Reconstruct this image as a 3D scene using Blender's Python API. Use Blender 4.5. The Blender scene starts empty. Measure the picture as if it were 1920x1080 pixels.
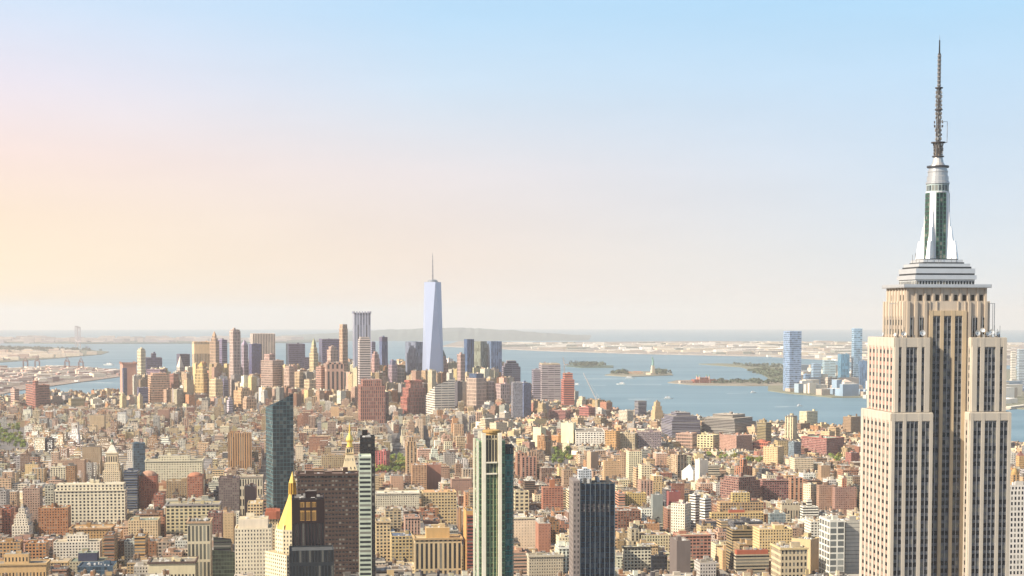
import bpy, bmesh, math, random
import numpy as np
from mathutils import Vector
random.seed(7)
S = bpy.context.scene
COL = S.collection
# ------------------------------------------------------------------ camera
F = 3000.0; TH = math.radians(3.0); CY = 590 + F*math.tan(TH); HC = 307.0; RE = 7.4e6
cd = bpy.data.cameras.new("camera"); cam = bpy.data.objects.new("camera", cd); COL.objects.link(cam)
cam.location = (0, 0, HC); cam.rotation_euler = (math.radians(90)-TH, 0, 0)
cd.sensor_width = 36; cd.lens = F/1920*36; cd.shift_y = (CY-540)/1920; cd.clip_start = 5; cd.clip_end = 300000
S.camera = cam
S.render.resolution_x, S.render.resolution_y = 1024, 576
S.view_settings.view_transform = 'Standard'; S.view_settings.look = 'None'
S.view_settings.gamma = 1; S.view_settings.exposure = 0.74
S.render.engine = 'CYCLES'
# ------------------------------------------------------------------ light
SUN_EL = math.radians(36); SD = Vector((-0.90, -0.44, 0)).normalized()   # direction towards the sun on the ground
sd = Vector((SD.x*math.cos(SUN_EL), SD.y*math.cos(SUN_EL), math.sin(SUN_EL)))
sl = bpy.data.lights.new("sun", 'SUN'); sl.energy = 5.0; sl.angle = math.radians(0.5); sl.color = (1.0, .88, .71)
sun = bpy.data.objects.new("sun", sl); COL.objects.link(sun); sun.rotation_euler = sd.to_track_quat('Z', 'Y').to_euler()
sun.location = (-300, -200, 900)
def lin(h):
    h = h.lstrip('#'); r = []
    for i in (0, 2, 4):
        c = int(h[i:i+2], 16)/255; r.append(c/12.92 if c <= .04045 else ((c+.055)/1.055)**2.4)
    return tuple(r)
W = bpy.data.worlds.new("World"); S.world = W; W.use_nodes = True
nt = W.node_tree; N = nt.nodes; L = nt.links; N.clear()
def nd(t, **k):
    n = N.new(t)
    for a, b in k.items(): setattr(n, a, b)
    return n
def ramp(pts, src):
    r = nd('ShaderNodeValToRGB'); e = r.color_ramp.elements
    while len(e) > 1: e.remove(e[-1])
    for i, (p, c) in enumerate(pts):
        q = e[0] if i == 0 else e.new(p)
        q.position = p; q.color = (*c, 1)
    L.new(src, r.inputs[0]); return r.outputs[0]
tc = nd('ShaderNodeTexCoord'); sx = nd('ShaderNodeSeparateXYZ'); L.new(tc.outputs['Generated'], sx.inputs[0])
def wm(op, a, b, clamp=False):
    n = nd('ShaderNodeMath', operation=op, use_clamp=clamp)
    for i, v in enumerate((a, b)):
        if isinstance(v, (int, float)): n.inputs[i].default_value = v
        else: L.new(v, n.inputs[i])
    return n.outputs[0]
el = wm('MULTIPLY', wm('ADD', sx.outputs[2], 0.02), 1/0.52, True)     # 0 just under the horizon .. 1 at 30 degrees
def ep(deg): return (math.sin(math.radians(deg))+.02)/.52
left = ramp([(0, lin('#fbe2c2')), (ep(1.2), lin('#ffeac8')), (ep(3.4), lin('#fde6cc')), (ep(5.5), lin('#fae3da')), (ep(8), lin('#ebe2ec')), (ep(10.5), lin('#d2dff2')), (ep(16), lin('#bcd6f2')), (1, lin('#9cc6ee'))], el)
right = ramp([(0, lin('#dfe4e6')), (ep(1.5), lin('#dfe6ea')), (ep(4), lin('#d3e1ee')), (ep(7), lin('#c4dcf1')), (ep(10.5), lin('#b2daf7')), (ep(16), lin('#94cbf5')), (1, lin('#7db6ea'))], el)
mid = ramp([(0, lin('#eee0d4')), (ep(2), lin('#eee0d4')), (ep(5), lin('#e6e0e2')), (ep(8), lin('#ccdff0')), (ep(10.5), lin('#b8dbf6')), (ep(16), lin('#a6d0f4')), (1, lin('#8cbeec'))], el)
az = wm('MULTIPLY', wm('ADD', sx.outputs[0], 0.34), 1/0.59, True)
m1 = nd('ShaderNodeMix', data_type='RGBA'); L.new(wm('MULTIPLY', az, 2, True), m1.inputs[0]); L.new(left, m1.inputs[6]); L.new(mid, m1.inputs[7])
m2 = nd('ShaderNodeMix', data_type='RGBA'); L.new(wm('MULTIPLY', wm('SUBTRACT', az, .5), 2, True), m2.inputs[0]); L.new(m1.outputs[2], m2.inputs[6]); L.new(right, m2.inputs[7])
sky = nd('ShaderNodeTexSky', sky_type='NISHITA', sun_disc=False, sun_elevation=SUN_EL, sun_rotation=math.atan2(SD.x, SD.y), altitude=300, air_density=1, dust_density=2)
zen = nd('ShaderNodeMix', data_type='RGBA'); L.new(wm('MULTIPLY', wm('SUBTRACT', sx.outputs[2], .24), 3.0, True), zen.inputs[0]); s0 = nd('ShaderNodeVectorMath', operation='SCALE'); L.new(m2.outputs[2], s0.inputs[0])
cm = nd('ShaderNodeMapping'); cm.inputs['Scale'].default_value = (2.2, 2.2, 11); cm.inputs['Rotation'].default_value = (0, .25, 0); L.new(tc.outputs['Generated'], cm.inputs[0])
cn = nd('ShaderNodeTexNoise'); cn.inputs['Scale'].default_value = 2.2; cn.inputs['Detail'].default_value = 7; cn.inputs['Roughness'].default_value = .6; L.new(cm.outputs[0], cn.inputs['Vector'])
L.new(wm('ADD', .595, wm('MULTIPLY', cn.outputs[0], .08)), s0.inputs['Scale']); L.new(s0.outputs[0], zen.inputs[6])
sc = nd('ShaderNodeVectorMath', operation='SCALE'); L.new(sky.outputs[0], sc.inputs[0]); sc.inputs['Scale'].default_value = 0.075
L.new(sc.outputs[0], zen.inputs[7])
bg = nd('ShaderNodeBackground'); bg.inputs[1].default_value = 1.0; L.new(zen.outputs[2], bg.inputs[0])
wo = nd('ShaderNodeOutputWorld'); L.new(bg.outputs[0], wo.inputs[0])
# ------------------------------------------------------------------ measuring helpers
def gz(x, y): return -(x*x+y*y)/(2*RE)
def ray(px, py):
    a = (px-960)/F; b = (CY-py)/F
    return Vector((a, math.cos(TH)+b*math.sin(TH), -math.sin(TH)+b*math.cos(TH)))
def at_Y(px, py, Y):
    r = ray(px, py); return Vector((0, 0, HC)) + r*(Y/r.y)
def at_H(px, py, H):
    r = ray(px, py); return Vector((0, 0, HC)) + r*((H-HC)/r.z)
def ground(px, py):
    g = 0
    for _ in range(6):
        p = at_H(px, py, g); g = gz(p.x, p.y)
    return p
def proj(x, y, z):
    dz = z-HC; zc = y*math.cos(TH)-dz*math.sin(TH); yc = y*math.sin(TH)+dz*math.cos(TH)
    return 960+F*x/zc, CY-F*yc/zc
# ------------------------------------------------------------------ materials
def newmat(name):
    m = bpy.data.materials.new(name); m.use_nodes = True; return m, m.node_tree.nodes, m.node_tree.links
class G:                      # tiny node-graph writer
    def __init__(s, m): s.n = m.node_tree.nodes; s.l = m.node_tree.links
    def new(s, t, **k):
        n = s.n.new(t)
        for a, b in k.items(): setattr(n, a, b)
        return n
    def set(s, inp, v):
        if isinstance(v, bpy.types.NodeSocket): s.l.new(v, inp)
        else: inp.default_value = v
    def m(s, op, a, b=0, clamp=False):
        n = s.new('ShaderNodeMath', operation=op, use_clamp=clamp); s.set(n.inputs[0], a); s.set(n.inputs[1], b); return n.outputs[0]
    def mix(s, f, a, b, bt='MIX'):
        n = s.new('ShaderNodeMix', data_type='RGBA', blend_type=bt); s.set(n.inputs[0], f); s.set(n.inputs[6], a); s.set(n.inputs[7], b); return n.outputs[2]
def facade_mat():
    m, n, l = newmat('facade'); g = G(m); b = n['Principled BSDF']
    at = g.new('ShaderNodeAttribute', attribute_name='Col'); pa = g.new('ShaderNodeAttribute', attribute_name='Par')
    sp = g.new('ShaderNodeSeparateColor'); l.new(pa.outputs['Color'], sp.inputs[0])
    seed = pa.outputs['Alpha']
    uv = g.new('ShaderNodeUVMap', uv_map='UVMap'); su = g.new('ShaderNodeSeparateXYZ'); l.new(uv.outputs[0], su.inputs[0])
    u, v = su.outputs[0], su.outputs[1]
    du = g.m('ABSOLUTE', g.m('SUBTRACT', g.m('FRACT', u), .5)); dv = g.m('ABSOLUTE', g.m('SUBTRACT', g.m('FRACT', v), .5))
    hw = g.m('MULTIPLY', sp.outputs[0], .5); hh = g.m('MULTIPLY', sp.outputs[1], .5)
    mu = g.m('LESS_THAN', du, hw); mv = g.m('LESS_THAN', dv, hh); mask = g.m('MULTIPLY', mu, mv)
    cv = g.new('ShaderNodeCombineXYZ'); g.set(cv.inputs[0], g.m('FLOOR', u)); g.set(cv.inputs[1], g.m('FLOOR', v)); g.set(cv.inputs[2], g.m('MULTIPLY', seed, 97.0))
    wn = g.new('ShaderNodeTexWhiteNoise', noise_dimensions='3D'); l.new(cv.outputs[0], wn.inputs[0])
    r = wn.outputs['Value']
    geo = g.new('ShaderNodeNewGeometry')
    no = g.new('ShaderNodeTexNoise'); no.inputs['Scale'].default_value = .045; no.inputs['Detail'].default_value = 5; l.new(geo.outputs['Position'], no.inputs['Vector'])
    n2 = g.new('ShaderNodeTexNoise'); n2.inputs['Scale'].default_value = .35; n2.inputs['Detail'].default_value = 3
    mp = g.new('ShaderNodeMapping'); mp.inputs['Scale'].default_value = (1, 1, .18); l.new(geo.outputs['Position'], mp.inputs[0]); l.new(mp.outputs[0], n2.inputs['Vector'])
    k = g.m('ADD', .72, g.m('ADD', g.m('MULTIPLY', no.outputs[0], .38), g.m('MULTIPLY', n2.outputs[0], .38)))
    wall = g.new('ShaderNodeVectorMath', operation='SCALE'); l.new(at.outputs['Color'], wall.inputs[0]); g.set(wall.inputs['Scale'], k)
    # pane tint: cooler wall colour, tone varied at random per window
    tint = g.mix(1.0, at.outputs['Color'], (.55, .62, .68, 1), 'MULTIPLY')
    tv = g.new('ShaderNodeVectorMath', operation='SCALE'); l.new(tint, tv.inputs[0]); g.set(tv.inputs['Scale'], g.m('ADD', .35, g.m('MULTIPLY', r, .9)))
    blind = g.m('GREATER_THAN', r, .8)
    dk = g.mix(g.m('MULTIPLY', blind, .8), (.012, .016, .022, 1), (.26, .25, .21, 1))
    gl = g.mix(sp.outputs[2], dk, tv.outputs[0])
    g.set(b.inputs['Base Color'], g.mix(mask, wall.outputs[0], gl))
    g.set(b.inputs['Roughness'], g.m('SUBTRACT', .88, g.m('MULTIPLY', mask, .68)))
    g.set(b.inputs['Specular IOR Level'], g.m('ADD', .25, g.m('MULTIPLY', mask, .35)))
    g.set(b.inputs['Metallic'], 0.0)
    bp = g.new('ShaderNodeBump'); bp.inputs['Distance'].default_value = .35; bp.inputs['Strength'].default_value = .6; g.set(bp.inputs['Height'], g.m('SUBTRACT', 1, mask)); l.new(bp.outputs[0], b.inputs['Normal'])
    return m
def attr_mat(name, rough=.8, metal=0.0, spec=.3, nscale=.05, namp=.4, bump=0):
    m, n, l = newmat(name); g = G(m); b = n['Principled BSDF']
    at = g.new('ShaderNodeAttribute', attribute_name='Col'); geo = g.new('ShaderNodeNewGeometry')
    no = g.new('ShaderNodeTexNoise'); no.inputs['Scale'].default_value = nscale; no.inputs['Detail'].default_value = 6; l.new(geo.outputs['Position'], no.inputs['Vector'])
    s = g.new('ShaderNodeVectorMath', operation='SCALE'); l.new(at.outputs['Color'], s.inputs[0]); g.set(s.inputs['Scale'], g.m('ADD', 1-namp/2, g.m('MULTIPLY', no.outputs[0], namp)))
    l.new(s.outputs[0], b.inputs['Base Color']); b.inputs['Roughness'].default_value = rough; b.inputs['Metallic'].default_value = metal; b.inputs['Specular IOR Level'].default_value = spec
    if bump:
        bp = g.new('ShaderNodeBump'); bp.inputs['Distance'].default_value = bump; l.new(no.outputs[0], bp.inputs['Height']); l.new(bp.outputs[0], b.inputs['Normal'])
    return m
FAC = facade_mat(); ROOF = attr_mat('roofing', .95, 0, .1, .22, 1.0); METAL = attr_mat('painted_metal', .38, .55, .5, .3, .2)
GOLD = attr_mat('gilding', .42, .55, .5, .2, .25); STONE = attr_mat('stone', .85, 0, .2, .12, .3); LEAF = attr_mat('leaves', .8, 0, .15, .2, .9)
BARK = attr_mat('bark', .95, 0, .1, .8, .5); LAND = attr_mat('land', .95, 0, .1, .01, .9)
def water_mat():
    m, n, l = newmat('water'); g = G(m); b = n['Principled BSDF']
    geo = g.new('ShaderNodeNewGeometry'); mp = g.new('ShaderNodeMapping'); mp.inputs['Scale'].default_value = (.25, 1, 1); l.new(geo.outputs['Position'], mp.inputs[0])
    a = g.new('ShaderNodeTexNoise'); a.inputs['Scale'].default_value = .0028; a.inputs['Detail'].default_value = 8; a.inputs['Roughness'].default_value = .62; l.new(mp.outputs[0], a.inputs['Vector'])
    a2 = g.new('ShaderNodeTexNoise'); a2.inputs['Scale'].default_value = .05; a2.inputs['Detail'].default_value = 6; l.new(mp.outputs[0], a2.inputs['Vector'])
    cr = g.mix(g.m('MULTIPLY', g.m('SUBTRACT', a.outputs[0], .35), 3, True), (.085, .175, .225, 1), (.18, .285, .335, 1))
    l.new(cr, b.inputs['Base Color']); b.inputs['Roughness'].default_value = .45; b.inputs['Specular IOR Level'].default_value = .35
    bp = g.new('ShaderNodeBump'); bp.inputs['Distance'].default_value = 2.5; bp.inputs['Strength'].default_value = .5; l.new(a2.outputs[0], bp.inputs['Height']); l.new(bp.outputs[0], b.inputs['Normal'])
    return m
WATER = water_mat()
# ------------------------------------------------------------------ mesh builder
class MB:
    def __init__(s): s.v = []; s.f = []; s.uv = []; s.c = []; s.p = []
    def face(s, pts, col, par=(0, 0, 0, 0), uv=None):
        i = len(s.v); s.v.extend(pts); n = len(pts); s.f.append(tuple(range(i, i+n)))
        s.c.append((col, n)); s.p.append(par); s.uv.extend(uv if uv else [(0, 0)]*n)
    def pr(s, pb, z0, pt, z1, col, sty=None, top=None, bottom=False, seed=None):
        """prism from polygon pb at z0 to pt at z1 (number or list); sty=(bay, floor, R, G, B)"""
        n = len(pb); zt = z1 if isinstance(z1, (list, tuple)) else [z1]*n
        if seed is None: seed = random.random()
        for i in range(n):
            j = (i+1) % n
            a = (pb[i][0], pb[i][1], z0); b = (pb[j][0], pb[j][1], z0); c = (pt[j][0], pt[j][1], zt[j]); d = (pt[i][0], pt[i][1], zt[i])
            if sty:
                w = max(math.hypot(a[0]-b[0], a[1]-b[1]), math.hypot(c[0]-d[0], c[1]-d[1])); k = max(1, round(w/sty[0]))
                fl = sty[1]; m = max(1, round((max(zt)-z0)/fl)); sc_ = (m+.15)/max(.01, (max(zt)-z0))
                uv = [(0, 0), (k, 0), (k, (zt[j]-z0)*sc_), (0, (zt[i]-z0)*sc_)]
                s.face([a, b, c, d], col, (sty[2], sty[3], sty[4], (seed+.13*i) % 1), uv)
            else: s.face([a, b, c, d], col)
        if top is not False: s.face([(pt[i][0], pt[i][1], zt[i]) for i in range(n)], top or col)
        if bottom: s.face([(pb[i][0], pb[i][1], z0) for i in reversed(range(n))], col)
    def box(s, x0, x1, y0, y1, z0, z1, col, sty=None, top=None, bottom=False, seed=None):
        p = [(x0, y0), (x1, y0), (x1, y1), (x0, y1)]; s.pr(p, z0, p, z1, col, sty, top, bottom, seed)
    def cyl(s, x, y, z0, z1, r0, r1, n, col, sty=None, top=None, rot=0):
        def ring(r): return [(x+r*math.cos(rot+2*math.pi*k/n), y+r*math.sin(rot+2*math.pi*k/n)) for k in range(n)]
        s.pr(ring(r0), z0, ring(max(r1, .01)), z1, col, sty, top)
    def lathe(s, x, y, prof, n, col):
        for (r0, z0), (r1, z1) in zip(prof, prof[1:]): s.cyl(x, y, z0, z1, r0, r1, n, col, top=None)
    def bar(s, p, q, r, col):
        p = Vector(p); q = Vector(q); d = (q-p).normalized(); a = d.cross(Vector((0, 0, 1)))
        if a.length < .05: a = Vector((1, 0, 0))
        a.normalize(); b = d.cross(a); R = [(a*x+b*y)*r for x, y in ((1, 1), (-1, 1), (-1, -1), (1, -1))]
        for i in range(4):
            j = (i+1) % 4; s.face([tuple(p+R[i]), tuple(p+R[j]), tuple(q+R[j]), tuple(q+R[i])], col)
        s.face([tuple(p+R[i]) for i in (3, 2, 1, 0)], col); s.face([tuple(q+x) for x in R], col)
    def mesh(s, name):
        me = bpy.data.meshes.new(name); me.from_pydata(s.v, [], s.f)
        cnt = np.array([n for _, n in s.c])
        c = np.array([(*k[0][:3], 1) for k in s.c], dtype=np.float32); p = np.array(s.p, dtype=np.float32)
        a = me.color_attributes.new('Col', 'FLOAT_COLOR', 'CORNER'); a.data.foreach_set('color', np.repeat(c, cnt, axis=0).ravel())
        a = me.color_attributes.new('Par', 'FLOAT_COLOR', 'CORNER'); a.data.foreach_set('color', np.repeat(p, cnt, axis=0).ravel())
        u = me.uv_layers.new(name='UVMap'); u.data.foreach_set('uv', np.array(s.uv, dtype=np.float32).ravel())
        return me
    def build(s, name, mat, parent=None, label=None):
        if not s.f: return None
        me = s.mesh(name); me.materials.append(mat); o = bpy.data.objects.new(name, me); COL.objects.link(o)
        if parent: o.parent = parent
        if label: o['label'] = label
        return o
def thing(name, label, cat, loc=(0, 0, 0), rz=0, group=None):
    o = bpy.data.objects.new(name, None); COL.objects.link(o); o.location = loc; o.rotation_euler = (0, 0, rz)
    o.empty_display_size = 5
    o['label'] = label; o['category'] = cat
    if group: o['group'] = group
    return o
def tag(o, label=None, cat=None, group=None, kind=None):
    for k, v in (('label', label), ('category', cat), ('group', group), ('kind', kind)):
        if v: o[k] = v
    return o
def copy_tree(o, parent=None):
    c = o.copy(); COL.objects.link(c)
    if parent: c.parent = parent
    for ch in list(o.children): copy_tree(ch, c)
    return c
# ------------------------------------------------------------------ setting: water, land, hills
def sheet():
    m = MB(); rs = [0, 300, 800, 1500, 2500, 4000, 6000, 8500, 12000, 17000, 24000, 32000, 42000, 54000, 68000, 84000]; n = 96
    for a, b in zip(rs, rs[1:]):
        for k in range(n):
            t0 = 2*math.pi*k/n; t1 = 2*math.pi*(k+1)/n
            P = [(a*math.cos(t0), a*math.sin(t0)), (b*math.cos(t0), b*math.sin(t0)), (b*math.cos(t1), b*math.sin(t1)), (a*math.cos(t1), a*math.sin(t1))]
            if a == 0: P = P[1:]
            m.face([(x, y, gz(x, y)) for x, y in P], (.1, .2, .25))
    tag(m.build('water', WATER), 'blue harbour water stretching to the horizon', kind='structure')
sheet()
def land(name, pts, col, label, h=2.5):
    """pts: ground points (x, y) counter-clockwise or not"""
    n = len(pts); A = sum(pts[i][0]*pts[(i+1) % n][1]-pts[(i+1) % n][0]*pts[i][1] for i in range(n))
    if A < 0: pts = pts[::-1]
    bm = bmesh.new(); vs = [bm.verts.new((x, y, gz(x, y)+h)) for x, y in pts]; f = bm.faces.new(vs)
    lo = [bm.verts.new((x, y, gz(x, y)-2)) for x, y in pts]
    for i in range(n):
        j = (i+1) % n; bm.faces.new([lo[i], lo[j], vs[j], vs[i]])
    bmesh.ops.triangulate(bm, faces=[f])
    me = bpy.data.meshes.new(name); bm.to_mesh(me); bm.free()
    a = me.color_attributes.new('Col', 'FLOAT_COLOR', 'CORNER'); a.data.foreach_set('color', np.tile(np.array([*col, 1], dtype=np.float32), len(me.loops)))
    me.materials.append(LAND); o = bpy.data.objects.new(name, me); COL.objects.link(o); tag(o, label, kind='structure'); return o
def gp(pix): return [tuple(ground(x, y)[:2]) for x, y in pix]
MANH = gp([(-420, 768), (-200, 764), (0, 762), (120, 757), (225, 754), (420, 748), (700, 744), (960, 744), (1030, 756), (1110, 774), (1250, 790), (1420, 803), (1600, 816), (1760, 832), (1920, 850), (2150, 880)])
MPOLY = MANH + [(1700, 1200), (1500, -1500), (-1500, -1500), (-1700, 1200)]
def inside(x, y, poly):
    r = False; n = len(poly)
    for i in range(n):
        x1, y1 = poly[i]; x2, y2 = poly[i-1]
        if (y1 > y) != (y2 > y) and x < (x2-x1)*(y-y1)/(y2-y1)+x1: r = not r
    return r
land('ground', MPOLY, (.17, .16, .155), 'grey city ground between the buildings')
LP = dict(
 brooklyn=[(-500, 742), (-150, 738), (0, 741), (35, 733), (20, 724), (90, 716), (165, 712), (226, 707), (262, 700), (232, 697), (200, 698), (150, 692), (60, 693), (-60, 690), (-500, 690)],
 bayridge=[(-500, 682), (0, 680), (110, 672), (190, 665), (205, 660), (150, 655), (90, 651), (0, 650), (-500, 646)],
 farshore=[(-500, 645), (0, 643.5), (150, 645), (380, 644), (560, 643), (640, 640), (600, 634), (300, 634), (-500, 634)],
 bayonne=[(830, 650), (1010, 658), (1200, 664), (1440, 669), (1560, 676), (1640, 682), (2300, 690), (2300, 645), (1600, 642), (1300, 641), (1140, 646), (1000, 643), (860, 641)],
 jersey=[(1440, 733), (1475, 738), (1530, 743), (1560, 746), (1625, 746), (1760, 752), (1885, 765), (2000, 775), (2400, 800), (2400, 700), (1640, 690), (1480, 688), (1400, 684), (1350, 682), (1310, 683), (1390, 689), (1420, 697), (1440, 709)],
)
LC = dict(brooklyn=(.30, .24, .2), bayridge=(.16, .16, .12), farshore=(.12, .14, .12), bayonne=(.3, .26, .23), jersey=(.2, .2, .14))
LL = dict(brooklyn='near Brooklyn shore with piers and low buildings', bayridge='wooded far shore beyond the piers', farshore='dim far shoreline at the left horizon', bayonne='flat industrial peninsula across the bay', jersey='waterfront land under the glass towers across the river')
LN = dict(brooklyn='pier_land', bayridge='wooded_shore_land', farshore='far_shore_land', bayonne='industrial_peninsula_land', jersey='riverside_land')
for k in LP: land(LN[k], gp(LP[k]), LC[k], LL[k], 9 if k in ('farshore', 'bayonne') else 3)
# islands (real islets with beaches)
ISL = [([(1060, 687), (1090, 690), (1150, 690), (1150, 686), (1110, 685), (1070, 685)], (.10, .14, .11), 'small low dark green island farthest out'),
       ([(1134, 704), (1180, 707), (1262, 704), (1258, 700), (1220, 697), (1170, 697), (1146, 701)], (.26, .24, .18), 'oval island carrying the statue and trees'),
       ([(1252, 718), (1300, 722.5), (1400, 724), (1500, 724), (1530, 716), (1480, 714), (1400, 716), (1330, 713), (1268, 714)], (.27, .24, .19), 'long low island with the red brick hall')]
for P, c, lb in ISL: land('island', gp(P), c, lb, 3)
def hills():
    prof = [(330, 641), (400, 638), (480, 634), (560, 629), (640, 623), (720, 618), (790, 615), (860, 614), (920, 616), (980, 620), (1040, 626), (1120, 633), (1220, 638), (1300, 642)]
    m = MB(); rows = []
    for i in range(len(prof)-1):
        for k in range(8):
            t = k/8; px = prof[i][0]*(1-t)+prof[i+1][0]*t; py = prof[i][1]*(1-t)+prof[i+1][1]*t + random.uniform(-.6, .6); rows.append((px, py))
    D = (20500, 21500, 23000, 25000, 27000, 29500); K = (0, .35, .7, 1, .8, 0)
    g = []
    for px, py in rows:
        top = at_Y(px, py, 25000); r = []
        for d, k in zip(D, K):
            x = (px-960)/F*d; b = gz(x, d); hh = max(0, top.z-gz(top.x, 25000)); r.append((x, d, b-2+k*hh*random.uniform(.93, 1.05)))
        g.append(r)
    for a, b in zip(g, g[1:]):
        for j in range(5): m.face([a[j], b[j], b[j+1], a[j+1]], (.17, .20, .20))
    tag(m.build('hills', LAND), 'long blue hill ridge behind the downtown towers', kind='structure')
hills()
# ------------------------------------------------------------------ styles and palettes
STY = dict(punch=(3.4, 3.5, .42, .5, 0), grid=(3.8, 3.7, .62, .56, 0), pier=(3.2, 3.6, .5, 1.01, 0), pierw=(6, 3.6, .45, .8, 0), band=(200, 3.8, 1.01, .48, 0), glass=(3, 4, .93, .86, 1),
           dglass=(3, 4, .92, .9, .75), none=None, soft=(5, 7.5, .8, .66, .72), big=(7, 5.5, .6, .55, 0), vbig=(5.5, 11, .52, .82, .22), bbig=(24, 7, .94, .42, .3), vglass=(6, 12, .8, 1.01, .9), small=(2.6, 3.2, .38, .42, 0))
HER = []
TAN = '#b99a74'; CREAM = '#d9c8a4'; BRICK = '#96604a'
def sh(c, k): return tuple(min(.8, v*k) for v in c)
def water_tank(parent, x, y, z, s=1.0):
    m = MB(); c = (.16, .10, .06)
    m.cyl(x, y, z+2.6*s, z+6*s, 2.0*s, 1.9*s, 10, c); m.cyl(x, y, z+6*s, z+7.4*s, 2.15*s, .1, 10, (.12, .1, .09))
    for k in range(4):
        a = math.pi/4+k*math.pi/2; m.bar((x+1.5*s*math.cos(a), y+1.5*s*math.sin(a), z-.1), (x+1.4*s*math.cos(a), y+1.4*s*math.sin(a), z+2.7*s), .13*s, (.1, .08, .07))
    return m.build('water_tank', STONE, parent)
def dress_roof(root, x0, x1, y0, y1, z, col, rc, nb=2, nt_=0, rng=random, clutter=6):
    w = x1-x0; d = y1-y0
    for k in range(nb):
        bw = min(w*.42, rng.uniform(4, 10)); bd = min(d*.42, rng.uniform(4, 9)); bx = rng.uniform(x0+1, x1-bw-1); by = rng.uniform(y0+1, y1-bd-1); bh = rng.uniform(2.6, 6)
        b = MB(); b.box(bx, bx+bw, by, by+bd, z-.05-k*.01, z+bh, sh(col, rng.uniform(.75, 1.08)), None, sh(rc, rng.uniform(.75, 1.25))); b.build('bulkhead', ROOF, root)
    for k in range(clutter):
        s_ = rng.uniform(.8, 2.2); bx = rng.uniform(x0+1, max(x0+1.1, x1-3)); by = rng.uniform(y0+1, max(y0+1.1, y1-3)); c = rng.choice([.6, .45, .3, .12, .7])
        q = MB(); q.box(bx, bx+s_*rng.uniform(1, 2), by, by+s_, z-.02, z+rng.uniform(.8, 2.4), (c, c*.97, c*.92)); q.build('rooftop_unit', ROOF, root)
    for k in range(nt_): water_tank(root, rng.uniform(x0+3, max(x0+3.1, x1-3)), rng.uniform(y0+3, max(y0+3.1, y1-3)), z, rng.uniform(.85, 1.25))
def ground_block(m, w, l, col): pass
def T(name, label, x0, xm, x1, yt, D, yb, col, sty='punch', asp=1.0, g=0, dep=None, tiers=(), crown=None, roof='#8d8578', wt=0, bh=1, cl=9, cor=None, cat='building', rcol=None, wname='wall'):
    """a block measured on the photograph: left edge, near corner, right edge, roof line, distance (or height if < 400), visible foot"""
    p = at_H(xm, yt, D) if D < 400 else at_Y(xm, yt, D)
    Cx, Cy, Zt = p; Y = Cy; c = lin(col)
    def X(px): r = ray(px, yt); return r.x/r.y
    aL = xm-x0; aR = x1-xm; los = math.atan((xm-960)/F)
    if g: a = math.radians(7) if (los > -math.radians(7) and g != 2) else math.radians(97)
    else:
        ap = math.atan2(max(aL, .6), max(aR, .6)*asp); a = ap-los
    ca, sa = math.cos(a), math.sin(a)
    den = ca-X(x1)*sa; w = (X(x1)*Cy-Cx)/den if aR > .5 else (dep or 25)
    den2 = -sa-X(x0)*ca; l = (X(x0)*Cy-Cx)/den2 if aL > 1.5 else (dep or 25)
    w = min(max(w, 3), 260); l = min(max(l, 3), 260)
    if Y < 3000 and g:
        if a < 1: l = min(l, dep or 34)
        else: w = min(w, dep or 34)
    elif Y < 3000: w, l = min(w, 2.2*l+12), min(l, 2.2*w+12)
    if dep and g:
        if a < 1 and aL < 30 and dep: l = dep
        if a > 1 and aR < 30: w = dep
    cx = Cx+ca*w/2-sa*l/2; cy = Cy+sa*w/2+ca*l/2; g0 = gz(cx, cy)+2.5
    root = thing(name, label, cat, (cx, cy, g0), a)
    hw, hl = w/2, l/2; st = STY[sty] if isinstance(sty, str) else sty
    zt = Zt-g0; rc = lin(roof); seed = random.random()
    if crown and crown[0] == 'slant':      # sloping roof: heights at left, near, right, back corners
        zz = [at_Y(px, py, Y).z-g0 for px, py in zip((xm, x1, xm, x0), crown[1])]
        m = MB(); P = [(-hw, -hl), (hw, -hl), (hw, hl), (-hw, hl)]; m.pr(P, 0, P, zz, c, st, rc, seed=seed); m.build(wname, FAC, root)
        HER.append((x0, x1, yt, yb, Y, cx, cy, math.hypot(hw, hl)*.85)); return root
    m = MB(); P = [(-hw, -hl), (hw, -hl), (hw, hl), (-hw, hl)]; m.pr(P, 0, P, zt, c, st, False, seed=seed)
    e = min(.6, w*.1); Q = [(-hw+e, -hl+e), (hw-e, -hl+e), (hw-e, hl-e), (-hw+e, hl-e)]
    for i in range(4):
        j = (i+1) % 4; m.face([(*P[i], zt), (*P[j], zt), (*Q[j], zt), (*Q[i], zt)], c)
        m.face([(*Q[i], zt), (*Q[j], zt), (*Q[j], zt-1.1), (*Q[i], zt-1.1)], c)
    m.build(wname, FAC, root)
    m = MB(); m.face([(*q, zt-1.05) for q in Q], rc); m.build('roof', ROOF, root)
    if cor:
        m = MB(); k = 1.0; cc = lin(cor)
        m.box(-hw-k, hw+k, -hl-k, hl+k, zt-1.6, zt+.35, cc, None, False); 
        R_ = [(-hw-k, -hl-k), (hw+k, -hl-k), (hw+k, hl+k), (-hw-k, hl+k)]
        for i in range(4):
            j = (i+1) % 4; m.face([(*R_[i], zt+.35), (*R_[j], zt+.35), (*Q[j], zt+.35), (*Q[i], zt+.35)], cc)
        m.build('cornice', STONE, root)
    z = zt-1.05; s = 1
    for tr in tiers:
        sc_, yt2 = tr[0], tr[1]; c2 = lin(tr[2]) if len(tr) > 2 and tr[2] else c; st2 = STY[tr[3]] if len(tr) > 3 else st
        z2 = at_Y(xm, yt2, Y).z-g0; m = MB(); m.box(-hw*sc_, hw*sc_, -hl*sc_, hl*sc_, z, z2, c2, st2, rc); m.build('setback', FAC, root); z = z2; s = sc_
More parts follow.
